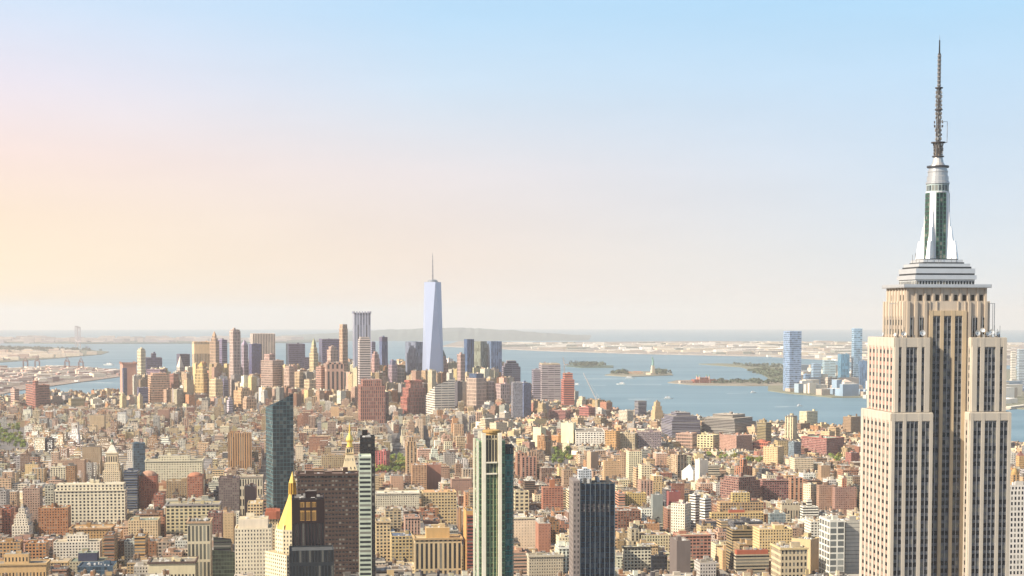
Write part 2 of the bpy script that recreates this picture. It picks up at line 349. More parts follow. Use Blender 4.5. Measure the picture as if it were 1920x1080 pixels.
    if crown:
        k = crown[0]; cc = lin(crown[-1]) if isinstance(crown[-1], str) else c
        yc = at_Y(xm, crown[1], Y).z-g0 if k in ('pyr', 'spire', 'dome', 'cyl', 'pyrspire') else 0
        m = MB()
        if k == 'pyr': m.pr([(-hw*s, -hl*s), (hw*s, -hl*s), (hw*s, hl*s), (-hw*s, hl*s)], z, [(-.3, -.3), (.3, -.3), (.3, .3), (-.3, .3)], yc, cc); m.build('crown', ROOF, root)
        elif k == 'spire': m.cyl(0, 0, z, yc, crown[2], .2, 6, cc); m.build('spire', METAL, root)
        elif k == 'cyl': m.cyl(0, 0, z, yc, min(hw, hl)*s*.8, min(hw, hl)*s*.8, 12, cc); m.build('crown', FAC, root)
        elif k == 'dome':
            r = min(hw, hl)*s; m.lathe(0, 0, [(r*math.cos(t), z+(yc-z)*math.sin(t)) for t in [i*math.pi/16 for i in range(9)]], 12, cc); m.build('dome', ROOF, root)
        elif k == 'fins':
            n = crown[2]; h = crown[1]
            for i in range(n+1):
                t = i/n
                for (ax, ay) in ((s*(-hw+2*hw*t), -hl*s), (-hw*s, s*(-hl+2*hl*t)), (hw*s, s*(-hl+2*hl*t))):
                    q = w/n*.22; m.box(ax-q, ax+q, ay-q, ay+q, z-3, z+h, cc)
            m.build('crown', FAC, root)
    elif bh: dress_roof(root, -hw*s*.85, hw*s*.85, -hl*s*.85, hl*s*.85, z, c, rc, bh, wt, random, cl)
    HER.append((x0, x1, yt, yb, Y, cx, cy, math.hypot(hw, hl)*.8)); return root
# ------------------------------------------------------------------ the great limestone skyscraper on the right
def great_tower():
    O = (209, 790); a = math.radians(7); LS = lin('#b9b0a2'); LS2 = lin('#b2a595'); SP = (.145, .148, .152); g0 = 0
    root = thing('art_deco_skyscraper', 'tall stepped limestone skyscraper with silver spire and antenna at the right', 'skyscraper', (O[0], O[1], 2.5), a)
    z_ = lambda v: v-2.5
    def wall(nm, x0, x1, y0, y1, z0, z1, col=LS, sty=None):
        m = MB(); m.box(x0, x1, y0, y1, z_(z0), z_(z1), col, sty, lin('#9c9284')); return m.build(nm, FAC, root)
    wall('base_block', -62, 62, -29, 40, 2.5, 85, LS, STY['grid'])
    wall('lower_setback', -40, 40, -25, 32, 85, 125, LS, STY['grid'])
    wall('core', -9.6, 9.6, -14.5, 21, 3, 296); wall('wing', -30, -9.4, -21, 21, 3, 260); wall('wing', 9.4, 30, -21, 21, 3, 260)
    wall('shoulder', -28, -10.6, -19, 18, 259.8, 296); wall('shoulder', 10.6, 28, -19, 18, 259.8, 296)
    wall('core', -10.7, 10.7, -14.4, 17.9, 259.8, 296)
    wall('upper_block', -21.5, 21.5, -14.5, 15.5, 295.9, 313.5, LS2)
    wall('upper_block', -20.2, 20.2, -13.2, 14.2, 313.4, 320.5, LS2)
    def strip(p0, p1, z0, z1, n, dirn, col=SP, fl=3.7, R=.84, Gg=.58, arch=True):
        """a recessed window bay between piers: p0..p1 along the wall at plane dirn=('y'|'x', value)"""
        ax, pl, off = dirn; m = MB(); h = z1-z0; k = max(1, round(h/fl)); e = .22
        def P(u, z, o=0): return (u, pl-o, z) if ax == 'y' else (pl-o, u, z)
        a_, b_ = (p0, p1) if ax == 'y' else (p1, p0)
        sd_ = random.random()
        m.face([P(a_, z_(z0), e), P(b_, z_(z0), e), P(b_, z_(z1), e), P(a_, z_(z1), e)], col, (R, Gg, 0, sd_), [(0, 0), (n, 0), (n, k), (0, k)])
        m.face([P(a_, z_(z1), e), P(b_, z_(z1), e), P(b_, z_(z1)), P(a_, z_(z1))], LS)
        o = m.build('window_bay', FAC, root)
        q = MB(); w = (p1-p0)/n                                  # bright metal mullions standing proud
        for i in range(n+1):
            u = p0+w*i; t = .12
            x = sorted((u-t, u+t))
            if ax == 'y': q.box(x[0], x[1], pl-.62, pl-.2, z_(z0), z_(z1)+(.8 if arch else 0), (.36, .36, .37))
            else: q.box(pl-.3, pl-.2, x[0], x[1], z_(z0), z_(z1)+(.8 if arch else 0), (.40, .37, .32))  # left-facing mullions: sunlit warmth put into the metal colour
        q.build('mullion', METAL, o)
    def pier(x0, x1, y0, y1, z0, z1, col=LS):
        m = MB(); m.box(x0, x1, y0, y1, z_(z0), z_(z1), col); m.build('pier', STONE, root)
    def bays(ws, start, end, z0, z1, ax, pl, cap, col=SP, pcol=LS, R=.84, Gg=.58, proud=.9):
        last = start
        if ax == 'x': proud = .3
        for (p, q, n) in ws:
            strip(start+p, start+q, z0, z1, n, (ax, pl, 0), col, R=R, Gg=Gg)
            if ax == 'y': pier(last, start+p, pl-proud, pl+.1, z0, cap, pcol)
            else: pier(pl-proud, pl+.1, last, start+p, z0, cap, pcol)
            last = start+q
        if ax == 'y': pier(last, end, pl-proud, pl+.1, z0, cap, pcol); pier(start, end, pl-proud+.1, pl+.1, z1+.5, cap-.02, pcol)
        else: pier(pl-proud, pl+.1, last, end, z0, cap, pcol); pier(pl-proud+.1, pl+.1, start, end, z1+.5, cap-.02, pcol)
    W2 = [(1.6, 5.7, 2), (7.3, 13.4, 3), (15.0, 19.1, 2)]
    bays(W2, -30, -9.4, 125, 255.5, 'y', -21, 259.6); bays([(1.5, 5.6, 2), (7.2, 13.3, 3), (14.9, 19.0, 2)], 9.4, 30, 125, 255.5, 'y', -21, 259.6)
    bays([(1.8, 5.6, 2), (7.3, 11.2, 2), (12.9, 16.7, 2)], -9.35, 9.35, 125, 306, 'y', -14.5, 309, pcol=lin('#bda98c'))
    W3 = [(1.8, 3.4, 1), (5.5, 11.2, 3), (13.2, 14.8, 1)]
    bays(W3, -28, -10.7, 260.2, 291, 'y', -19, 295.8); bays([(2.5, 4.1, 1), (6.1, 11.8, 3), (13.9, 15.5, 1)], 10.7, 28, 260.2, 291, 'y', -19, 295.8)
    E = [(2.2+i*5.5, 5.1+i*5.5, 1) for i in range(7)]
    bays(E, -20.9, 21, 125, 255.5, 'x', -30, 259.6, (.34, .25, .20), R=.8, Gg=.48)  # left face bays: pinkish sunlight put into the spandrel colour
    E2 = [(2.0+i*4.9, 4.6+i*4.9, 1) for i in range(7)]
    bays(E2, -18.9, 18, 260.2, 291, 'x', -28, 295.8, (.36, .22, .18), R=.8, Gg=.5)  # upper left face bays carry the same painted sunlight
    # side wall of the recess, its bays coloured as if sunlit
    bays([(2.2, 4.0, 1)], -20.9, -14.6, 125, 255.5, 'x', 9.4, 259.6, (.3, .25, .22), R=.8)
    bays([(1.6, 3.0, 1)], -18.9, -14.6, 260.2, 291, 'x', 10.7, 295.8, (.3, .25, .22), R=.8)
    # upper block openings, ribs and small square windows
    for u, w_ in ((-18.8, 1.3), (-14.2, 2.6), (12.6, 2.6), (17.6, 1.4)): strip(u, u+w_, 296.3, 305.5, 1 if w_ < 2 else 2, ('y', -14.5, 0), (.06, .06, .06), R=.8)
    for v in (-12.2, -8.4, -4.6, -.8, 3.0, 6.8, 10.6): strip(v, v+1.5, 296.3, 305.5, 1, ('x', -21.5, 0), (.3, .24, .2), R=.8)  # left-facing openings take a painted sunlit tone, unlike the front ones
    for u in [-19.8, -15.9, -11.2, 11.0, 15.8, 19.4]: pier(u-.7, u+.7, -15.25, -14.4, 296, 313.45, LS2)
    for u in [-8.9, -5.4, 5.4, 8.9]: pier(u-.3, u+.3, -14.9, -14.4, 306, 313.45, LS2)
    for v in (-13.6, -10.0, -6.2, -2.4, 1.4, 5.2, 9, 13): pier(-22.1, -21.4, v-.6, v+.6, 296, 313.45, LS2)
    for u in (-19.9, -15.5, -11, -6.8, -2.6, 2.6, 6.8, 11, 15.5, 19.7): pier(u-.5, u+.5, -13.75, -13.1, 313.4, 320.45, LS2)
    for v in (-11.6, -7.6, -3.6, .4, 4.4, 8.4, 12): pier(-20.7, -20.1, v-.5, v+.5, 313.4, 320.45, LS2)
    for u in (-13.2, -9, -4.7, 0, 4.7, 9, 13.2, 17.6):
        m = MB(); m.box(u-.75, u+.75, -13.35, -13.1, z_(313.8), z_(316.6), (.02, .02, .02), None, LS2, True); m.build('attic_window', FAC, root)
    for v in (-9.6, -5.6, 1.5, 6):
        m = MB(); m.box(-20.35, -20.1, v-.6, v+.6, z_(313.8), z_(316.6), (.03, .025, .02), None, LS2, True); m.build('attic_window', FAC, root)
    # deck rail
    m = MB(); SV = (.62, .63, .64); DK = (.05, .055, .06)
    for (x0, x1, y0, y1) in ((-22, 22, -15, -14.8), (-22, 22, 15.6, 15.8), (-22, -21.8, -15, 15.8), (21.8, 22, -15, 15.8)): m.box(x0, x1, y0, y1, z_(320.3), z_(321.7), (.55, .56, .57))
    m.box(-22, 22, -15, 15.8, z_(320), z_(320.4), (.4, .4, .4), None, (.35, .34, .33), True)
    m.build('deck_rail', METAL, root)
    # stepped silver base of the mast
    def tier(nm, w, d, z0, z1, col, mat=METAL, sty=None):
        m = MB(); m.box(-w/2, w/2, -d/2, d/2, z_(z0), z_(z1), col, sty, (.5, .5, .5), True); return m.build(nm, mat, root)
    tier('glazed_gallery', 29.6, 23, 320.4, 324.2, (.45, .47, .48), FAC, (1.5, 3.8, .7, .75, 0)); tier('silver_band', 31, 24.4, 324.1, 326.2, SV); tier('dark_band', 29.5, 23, 326.2, 327.1, DK)
    tier('silver_band', 29.9, 23.4, 327.05, 329.4, SV); tier('dark_band', 27, 21, 329.3, 330.3, DK); tier('silver_band', 26, 20.5, 330.2, 331.8, SV)
    tier('dark_band', 21, 17.5, 331.7, 332.5, DK); tier('silver_band', 20, 16.8, 332.4, 333.8, SV); tier('dark_band', 16, 14.5, 333.7, 334.3, DK)
    # mast: chamfered shaft with green glazed ribs, four stepped wing buttresses
    def octo(w, c): h = w/2; return [(-h+c, -h), (h-c, -h), (h, -h+c), (h, h-c), (h-c, h), (-h+c, h), (-h, h-c), (-h, -h+c)]
    m = MB(); m.pr(octo(10.6, 2.3), z_(334.2), octo(9.9, 2.2), z_(367), (.62, .64, .66), None); m.build('mast_shaft', METAL, root)
    for k in range(4):
        ca, sa = math.cos(k*math.pi/2), math.sin(k*math.pi/2); r_ = lambda x, y: (x*ca-y*sa, x*sa+y*ca)
        for i in range(3):
            x0 = -2.55+i*1.75; x1 = x0+1.45; m = MB()
            m.pr([r_(x0, -5.55), r_(x1, -5.55), r_(x1, -4.6), r_(x0, -4.6)], z_(334.3), [r_(x0, -5.25), r_(x1, -5.25), r_(x1, -4.4), r_(x0, -4.4)], z_(366.5), lin('#3f6152') if i != 1 else lin('#35504a'), (1.5, 2.2, .7, .7, .15)); m.build('glazed_rib', FAC, root)
        an = math.pi/4+k*math.pi/2; c2, s2 = math.cos(an), math.sin(an)
        for (z0, z1, r0, r1, t0) in ((334.2, 343, 10.8, 9.5, .95), (342.9, 350, 8.4, 7.4, .8), (349.9, 357, 6.8, 6.3, .65), (356.9, 366, 6.0, 5.7, .5)):
            m = MB(); q = lambda r, t: (r*c2-t*s2, r*s2+t*c2)
            m.pr([q(3.5, -t0*1.9), q(r0, -t0), q(r0, t0), q(3.5, t0*1.9)], z_(z0), [q(3.5, -t0*1.6), q(r1, -t0*.6), q(r1, t0*.6), q(3.5, t0*1.6)], z_(z1), (.74, .75, .76)); m.build('buttress', METAL, root)
    m = MB(); m.lathe(0, 0, [(5.6, z_(366.6)), (5.75, z_(367.2))], 20, SV); m.cyl(0, 0, z_(367.2), z_(371), 5.4, 5.4, 20, (.3, .36, .36), (1.4, 3.8, .75, .8, .2)); m.build('observation_drum', FAC, root)
    m = MB(); m.lathe(0, 0, [(5.7, z_(371)), (5.7, z_(371.8)), (5.2, z_(372.4)), (5.2, z_(374.6)), (4.75, z_(375)), (4.75, z_(376.6)), (4.9, z_(376.8)), (4.9, z_(377.4)), (4.5, z_(377.6)), (4.4, z_(379))], 20, (.46, .47, .48)); m.build('dome', METAL, root)
    m = MB(); m.lathe(0, 0, [(5.3, z_(379)), (5.4, z_(379.6)), (5.3, z_(379.9))], 20, (.10, .10, .11)); m.build('catwalk', METAL, root)
    m = MB(); m.lathe(0, 0, [(3.6, z_(379.9)), (2.7, z_(381.5)), (2.2, z_(384))], 14, (.55, .53, .5)); m.build('cone', METAL, root)
    # antenna
    BR = (.24, .23, .22); 
    def lattice(nm, r, z0, z1, step, n=4):
        m = MB()
        P = [(r*math.cos(math.pi/4+k*2*math.pi/n), r*math.sin(math.pi/4+k*2*math.pi/n)) for k in range(n)]
        for k in range(n): m.bar((*P[k], z_(z0)), (*P[k], z_(z1)), .16, BR)
        z = z0; fl = 0
        while z < z1-.1:
            zz = min(z+step, z1)
            for k in range(n):
                p, q = P[k], P[(k+1) % n]
                if fl % 2: p, q = q, p
                m.bar((*p, z_(z)), (*q, z_(zz)), .1, BR)
            fl += 1; z = zz
        k = .85 if r > 1.5 else .55; m.cyl(0, 0, z_(z0), z_(z1), r*k, r*k*.92, 8, (.24, .19, .15)); return m.build(nm, METAL, root)
    lattice('antenna_section', 2.1, 384, 391, 1.4); lattice('antenna_section', 1.05, 391, 418, 1.5); lattice('antenna_section', .62, 418, 434, 1.2)
    m = MB(); m.cyl(0, 0, z_(434), z_(441), .42, .3, 8, (.03, .03, .03)); m.cyl(0, 0, z_(441), z_(443.5), .12, .05, 6, BR); m.build('antenna_tip', METAL, root)
    for z, r in ((391, 3.5), (384.2, 2.9), (417.6, 1.9), (407, 1.9), (434, .7)):
        m = MB(); m.cyl(0, 0, z_(z), z_(z+.5), r, r, 14, (.09, .08, .08)); m.build('antenna_platform', METAL, root)
    rr = random.Random(3)
    for z in [385.5, 387, 388.5, 389.8]+[392.5+i*2.05 for i in range(12)]:
        r = 1.45 if z > 391 else 2.3
        if 397 < z < 402: r = 2.1
        for k in range(6):
            t = k*math.pi/3+rr.random()*.5; m = MB(); m.box(r*math.cos(t)-.22, r*math.cos(t)+.22, r*math.sin(t)-.22, r*math.sin(t)+.22, z_(z), z_(z+rr.uniform(.8, 1.5)), rr.choice([(.5, .48, .45), (.12, .1, .09), (.3, .26, .22)]), None, None, True); m.build('antenna_panel', METAL, root)
    m = MB(); m.bar((3.2, 0, z_(391.4)), (4.6, 0, z_(391.4)), .14, BR); m.bar((4.5, 0, z_(391.4)), (4.5, 0, z_(401.5)), .13, (.5, .5, .5)); m.bar((1.2, 0, z_(401.5)), (4.5, 0, z_(401.5)), .12, (.5, .5, .5)); m.build('outrigger', METAL, root)
    for z in range(419, 434, 2):
        m = MB(); m.cyl(0, 0, z_(z), z_(z+.5), 1.0, 1.0, 8, (.35, .32, .3)); m.build('antenna_ring', METAL, root)
    # roof gear: dishes, frames, whips on the shoulders
    def dish(x, y, z, r, ang):
        m = MB(); d = Vector((math.cos(ang), math.sin(ang), .15)).normalized(); s_ = Vector((-d.y, d.x, 0)).normalized(); t = d.cross(s_)
        c = Vector((x, y, z)); n = 12; pr = [(0, -.35*r), (.55*r, -.22*r), (r, 0)]
        for (ra, ha), (rb, hb) in zip(pr, pr[1:]):
            for k in range(n):
                A = 2*math.pi*k/n; B = 2*math.pi*(k+1)/n
                f = lambda R, h, q: tuple(c+d*h+(s_*math.cos(q)+t*math.sin(q))*R)
                m.face([f(ra, ha, A), f(rb, hb, A), f(rb, hb, B), f(ra, ha, B)], (.72, .72, .7)); m.face([f(ra, ha-.05, B), f(rb, hb-.05, B), f(rb, hb-.05, A), f(ra, ha-.05, A)], (.6, .6, .58))
        m.bar((x, y, z_(296)), (x-d.x*.4, y-d.y*.4, z-.1), .12, (.2, .2, .2)); m.build('dish_antenna', METAL, root)
    for x, y, h, r, an_ in ((-22.5, -16.3, 1.9, 1.2, -1.7), (-25.2, -12, 1.5, .9, 3.4), (-13.4, -17.2, 2.3, 1.5, -1.5), (-26.2, 2, 1.6, 1, 3.1), (14.5, -17, 2.2, 1.4, -1.4), (17, -16.6, 3.6, 1.1, -1.9), (19.4, -17.4, 1.8, 1.2, -1.2), (22, -16, 2.7, 1.3, -1.6), (24.6, -17, 1.5, 1.1, -1), (26.5, -14, 2, 1.2, -.6)):
        dish(x, y, z_(296+h), r, an_)
    for i in range(26):
        s_ = rr.choice([-1, 1]); x = s_*rr.uniform(21.9, 27.2) if rr.random() < .5 else s_*rr.uniform(11.5, 27); y = rr.uniform(-18.5, -15.2); h = rr.uniform(.7, 3.2); m = MB(); w_ = rr.uniform(.3, 1.1)
        if rr.random() < .4: m.bar((x, y, z_(296)), (x, y, z_(296+h*2)), .07, (.2, .2, .2))
        else: m.box(x, x+w_, y, y+w_, z_(295.95), z_(296+h*.6), rr.choice([(.08, .08, .08), (.5, .48, .45), (.3, .27, .24)]))
        m.build('roof_unit', METAL, root)
    for sx in (-1, 1):
        m = MB(); x0 = sx*21.4; x1 = sx*25.8; y = -10 if sx > 0 else -6
        m.bar((x0, y, z_(312.5)), (x1, y, z_(312.5)), .13, (.5, .5, .5)); m.bar((x1, y, z_(312.5)), (x1, y, z_(297)), .13, (.5, .5, .5)); m.bar((x1-.9*sx, y, z_(312.5)), (x1-.9*sx, y, z_(299)), .09, (.4, .4, .4)); m.build('antenna_frame', METAL, root)
    for i in range(14):
        x = rr.uniform(-13.5, 13.5); y = rr.choice([-1, 1])*rr.uniform(8, 11) if abs(x) < 9 else rr.uniform(-9, 9); m = MB(); m.bar((x, y, z_(329 if abs(x) > 10 else 331)), (x, y, z_(rr.uniform(333, 338))), .08, (.2, .2, .2)); m.build('whip_antenna', METAL, root)
    HER.append((1600, 1895, 540, 1080, 790, O[0], O[1], 75))
great_tower()
# ------------------------------------------------------------------ tapering glass tower downtown
MIRROR = attr_mat('mirror_glass', .28, .15, .6, .03, .12)
def taper_tower():
    p = at_Y(811.5, 640, 5300); g0 = gz(p.x, p.y)+2.5; a = math.radians(21)
    root = thing('tapering_glass_tower', 'tallest downtown tower with tapering triangular glass facets and thin spire', 'skyscraper', (p.x, p.y, g0), a)
    H0 = 20; zt = at_Y(811, 529, 5300).z-g0; h = 30
    m = MB(); m.box(-h, h, -h, h, 0, H0, (.45, .48, .5), STY['vglass']); m.build('podium', FAC, root)
    A = [(-h, -h), (h, -h), (h, h), (-h, h)]; r = h*.98; B = [(0, -r), (r, 0), (0, r), (-r, 0)]
    c = lin('#a4b0cb'); par = (1.01, .93, 1, .3)
    for i in range(4):
        j = (i+1) % 4
        m = MB(); m.face([(*A[i], H0), (*A[j], H0), (*B[i], zt)], c, par, [(0, 0), (10, 0), (5, 90)]); m.build('facet', MIRROR, root)
        m = MB(); m.face([(*A[j], H0), (*B[j], zt), (*B[i], zt)], c, par, [(5, 0), (10, 90), (0, 90)]); m.build('facet', MIRROR, root)
    m = MB(); m.pr(B, zt-.5, B, zt+.2, (.3, .3, .3)); m.build('roof', ROOF, root)
    m = MB(); m.lathe(0, 0, [(17, zt), (17, zt+5), (13, zt+5.5), (13, zt+8), (3, zt+8)], 16, (.35, .38, .42)); m.build('communications_ring', METAL, root)
    zs = at_Y(811, 474, 5300).z-g0; m = MB(); m.cyl(0, 0, zt+8, zs-30, 2.6, 1.7, 8, (.4, .38, .4)); m.cyl(0, 0, zs-30, zs, 1.6, .5, 6, (.4, .38, .4)); m.build('spire', METAL, root)
    for k in range(5):
        z = zt+20+k*16; m = MB(); m.cyl(0, 0, z, z+2, 3.6-k*.3, 3.6-k*.3, 8, (.3, .3, .32)); m.build('spire_ring', METAL, root)
    HER.append((792, 832, 529, 705, 5300, p.x, p.y, 45))
taper_tower()
sk = 'skyscraper'
# ---- downtown skyline, left to right -------------------------------------------------
T('apartment_tower', 'red brown twin slab standing alone by the river at far left', 48, 61, 93, 722, 4900, 782, '#a06e60', 'soft', 1.6, roof='#9a7a68', tiers=())
T('apartment_tower', 'taller red centre slab of the lone red pair by the river', 61, 66, 72, 714, 4870, 730, '#a46c60', 'soft', 1, bh=0)
T('apartment_tower', 'pale pink riverside tower left of the lone red slab', 20, 27, 36, 729, 5050, 765, '#c9a596', 'bbig', 1)
T('office_tower', 'twin ribbed tan slab at the left end of the downtown skyline', 225, 230, 256, 681, 5350, 775, '#b88e7c', (200, 9, 1.01, .0, 0), 2.2, crown=('fins', 4, 5), roof='#7d6a66')
T('office_tower', 'blue glazed strip tower set into the leftmost tan downtown slab', 229, 231, 238, 690, 5320, 728, '#66708c', 'glass', 1, bh=0)
T('residential_tower', 'slim cream tower rising behind the leftmost tan slab', 257, 264, 273, 657, 5700, 727, '#ddcfae', 'vbig', 1, tiers=((.8, 654),))
T('office_tower', 'dark blue block with a rooftop box behind the plain peach tower', 272, 274, 304, 671, 5800, 700, '#5a5470', 'soft', 1.5, tiers=((.3, 663),))
T('office_tower', 'broad plain peach windowless tower in the left downtown group', 277, 283, 318, 704, 5250, 785, '#c9a286', 'soft', 1.2, tiers=((.75, 700),), roof='#b79a88')
T('office_tower', 'pinkish grey block with dark crown behind the plain peach tower', 275, 300, 311, 693, 5500, 706, '#9c8493', 'bbig', 1)
T('apartment_tower', 'cream stepped tower at the foot of the leftmost tan slab', 224, 229, 237, 742, 4950, 780, '#dcc79c', 'grid', 1, tiers=((.6, 738),))
T('apartment_tower', 'cream stepped tower beside a dark block under the slim cream tower', 257, 262, 268, 743, 4950, 782, '#dcc79c', 'grid', 1, tiers=((.6, 739),))
T('office_tower', 'dark blue block beneath the slim cream tower', 257, 260, 278, 727, 5100, 775, '#6a6582', 'bbig', 1.2)
T('apartment_tower', 'red brick tower right of the plain peach tower', 317, 325, 335, 701, 5500, 745, '#a97d70', 'vbig', 1)
T('office_tower', 'dark slab carrying the pale pyramid in front', 331, 337, 356, 664, 5900, 700, '#5f566a', 'soft', 1.3, bh=0)
T('pyramid_roofed_tower', 'small pale tower with a steep pointed roof before the dark slab', 331, 337, 345, 688, 5800, 702, '#cdbfb2', 'soft', 1, crown=('pyr', 667, '#d8cbbb'))
T('office_tower', 'cream block with dark upright stripes and a plain band on top', 360, 364, 394, 641, 6000, 695, '#d9b88e', (5, 200, .5, .8, 0), 1.6, roof='#c8a98a')
T('stepped_tower', 'thin stepped cream tower with a needle top', 393, 404, 411, 640, 5850, 700, '#c4a58b', 'vbig', 1, tiers=((.7, 634), (.45, 629)), crown=('pyr', 621, '#b89a80'))
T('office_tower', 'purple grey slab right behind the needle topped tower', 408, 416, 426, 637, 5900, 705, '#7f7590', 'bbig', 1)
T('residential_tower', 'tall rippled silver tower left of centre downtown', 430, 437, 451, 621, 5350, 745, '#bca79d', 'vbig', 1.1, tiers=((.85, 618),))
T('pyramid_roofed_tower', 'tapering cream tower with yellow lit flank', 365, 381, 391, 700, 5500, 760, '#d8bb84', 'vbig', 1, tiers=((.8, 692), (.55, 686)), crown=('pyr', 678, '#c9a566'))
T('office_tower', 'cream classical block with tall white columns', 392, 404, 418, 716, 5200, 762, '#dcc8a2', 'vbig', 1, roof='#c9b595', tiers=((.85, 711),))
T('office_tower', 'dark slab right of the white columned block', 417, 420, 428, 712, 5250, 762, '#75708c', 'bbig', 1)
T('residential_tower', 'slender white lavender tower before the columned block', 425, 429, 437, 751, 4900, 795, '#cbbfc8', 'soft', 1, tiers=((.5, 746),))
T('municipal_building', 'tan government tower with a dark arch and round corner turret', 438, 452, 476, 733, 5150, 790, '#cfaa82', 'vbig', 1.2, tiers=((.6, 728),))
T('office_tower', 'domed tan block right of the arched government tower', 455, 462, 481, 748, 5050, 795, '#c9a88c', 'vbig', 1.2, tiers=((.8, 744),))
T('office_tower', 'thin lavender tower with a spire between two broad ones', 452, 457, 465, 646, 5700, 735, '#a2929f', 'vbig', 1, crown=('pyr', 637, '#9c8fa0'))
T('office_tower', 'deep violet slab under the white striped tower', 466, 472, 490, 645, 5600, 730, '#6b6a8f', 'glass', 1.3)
T('office_tower', 'wide pale tower with open white uprights along its top', 469, 474, 516, 626, 6000, 690, '#c6b3a4', (6, 400, .45, 1.01, .25), 2, roof='#b8a89c')
T('office_tower', 'tan and grey two toned block below the white striped tower', 489, 511, 532, 676, 5350, 752, '#b59a8c', 'soft', 1, roof='#8a7d84')
T('office_tower', 'small stepped pink block above the tan and grey tower', 495, 505, 516, 664, 5500, 680, '#c2a196', 'vbig', 1)
T('office_tower', 'dark purple box standing clear right of the tan and grey tower', 536, 541, 572, 645, 6000, 705, '#574f6a', 'soft', 2, cl=2)
T('office_tower', 'lower dark wing attached right of the purple box', 571, 572, 580, 670, 6000, 705, '#5d556e', 'soft', 1, bh=0)
T('crowned_gothic_tower', 'yellowish gothic tower with green crown and pinnacle', 580, 588, 597, 662, 5600, 715, '#d3c096', 'vbig', 1, tiers=((.75, 652), (.5, 645)), crown=('pyr', 634, '#a8a884'))
T('office_tower', 'broad dark violet tower behind the slim beige one', 598, 604, 637, 636, 6000, 685, '#5d5674', 'soft', 1.6)
T('office_tower', 'pale pink stepped tower in front of the dark violet one', 613, 620, 634, 656, 5700, 690, '#c9ab9c', 'vbig', 1, tiers=((.7, 650),))
T('stone_skyscraper', 'slim tall beige stone tower with open arched crown', 636, 642, 652, 616, 5450, 740, '#c4a287', 'vbig', 1, tiers=((.88, 608),), bh=0)
T('telephone_tower', 'windowless pinkish tower with broad dark upright shafts', 592, 602, 612, 688, 5200, 752, '#b28d7e', 'soft', 1)
T('telephone_tower', 'wide tan tower with three dark vertical shafts near the centre', 607, 612, 645, 683, 5150, 758, '#b39180', (13, 200, .45, .93, .0), 1.6, roof='#8b7468', tiers=((.8, 680),))
T('office_tower', 'cream low tower at the foot of the telephone tower', 570, 580, 592, 712, 5100, 740, '#d2bb98', 'vbig', 1)
T('office_tower', 'peach stepped tower right of the tan and grey block', 532, 542, 552, 690, 5300, 745, '#c2a594', 'vbig', 1, tiers=((.7, 687),))
T('office_tower', 'yellow beige tower below the purple box', 552, 562, 569, 697, 5350, 745, '#cfb491', 'vbig', 1)
T('glass_skyscraper', 'second tallest downtown tower, grey blue with bright upright fins', 661, 664, 695, 586, 5300, 712, '#a5a6b6', (9, 400, .62, 1.01, .8), 1.8, crown=('fins', 5, 6), roof='#9a98a4')
T('stacked_block_tower', 'pale tower of shifted stacked floors like piled boxes', 671, 674, 695, 640, 4700, 712, '#b9aca6', 'bbig', 1.5, tiers=((.95, 636), (.8, 632)), bh=0)
T('office_tower', 'stepped pink tower right of the piled box tower', 696, 702, 712, 672, 5200, 712, '#b8938c', 'vbig', 1, tiers=((.8, 664), (.5, 660)))
T('office_tower', 'blue glass tower with a darker cap left of the tapering tower', 711, 716, 727, 640, 5600, 700, '#7681a6', 'vglass', 1, tiers=((.96, 632, '#5c5870', 'none'),))
T('office_tower', 'small pale violet block behind the piled box tower', 694, 697, 704, 641, 5900, 660, '#8f8aa0', 'bbig', 1)
T('office_tower', 'narrow pink grey tower with blue cap', 728, 735, 745, 684, 5300, 735, '#a58f98', 'vbig', 1, tiers=((.7, 676, '#70708f'),))
T('office_tower', 'small cream tower right of the pink grey one', 745, 750, 758, 691, 5400, 735, '#cbb5a4', 'vbig', 1)
T('brick_office_tower', 'massive red brown tower with shoulders and upright ribs', 671, 676, 722, 724, 4500, 800, '#9c6a5c', 'vbig', 1.6, tiers=((.78, 713), ), roof='#8c6c60')
T('brick_office_tower', 'lower red brown wing right of the ribbed massive tower', 708, 712, 729, 736, 4600, 795, '#8d6560', 'vbig', 1.5)
T('glass_box_tower', 'wide pale grey blue glass box left of the tapering tower', 760, 779, 804, 641, 5450, 722, '#9a9fb2', 'vglass', 1, cl=2, bh=0)
T('ziggurat_brick_tower', 'salmon red stepped block with spiky crown at skyline foot', 751, 770, 802, 745, 4800, 780, '#a8695c', 'vbig', 1, tiers=((.85, 728), (.62, 716)), crown=('fins', 4, 5))
T('slanted_roof_building', 'white block with a sloping triangular roof edge', 797, 815, 853, 729, 4700, 768, '#d2c9bb', 'bbig', 1.6, crown=('slant', (724, 708, 722, 745)), roof='#d6cfc2')
T('domed_stone_tower', 'pink stone tower with a green stepped roof beside the tapering tower', 822, 829, 840, 682, 5300, 708, '#b08a80', 'vbig', 1, tiers=((.8, 674), (.6, 668)), crown=('pyr', 656, '#6f8480'))
T('residential_tower', 'slim pinkish tower before the blue riverside pair', 857, 864, 872, 664, 5000, 742, '#b3978e', 'vbig', 1)
T('glass_office_tower', 'narrow blue tower with a curved dark top by the water', 870, 876, 889, 636, 5250, 705, '#5c749a', 'vglass', 1, bh=0)
T('glass_office_tower', 'yellowish glass tower between two blue riverside towers', 887, 901, 914, 645, 5500, 712, '#a7a693', 'vglass', 1, tiers=((.9, 640),), bh=0)
T('glass_office_tower', 'square topped blue grey tower right of the yellowish glass one', 913, 921, 941, 640, 5500, 718, '#7c92b4', 'vglass', 1.3, bh=0)
T('office_tower', 'ribbed cream tower with dark cap near the riverside pair', 875, 893, 912, 709, 4850, 770, '#c0a898', 'vbig', 1, tiers=((.75, 701, '#5a6c8a', 'glass'),))
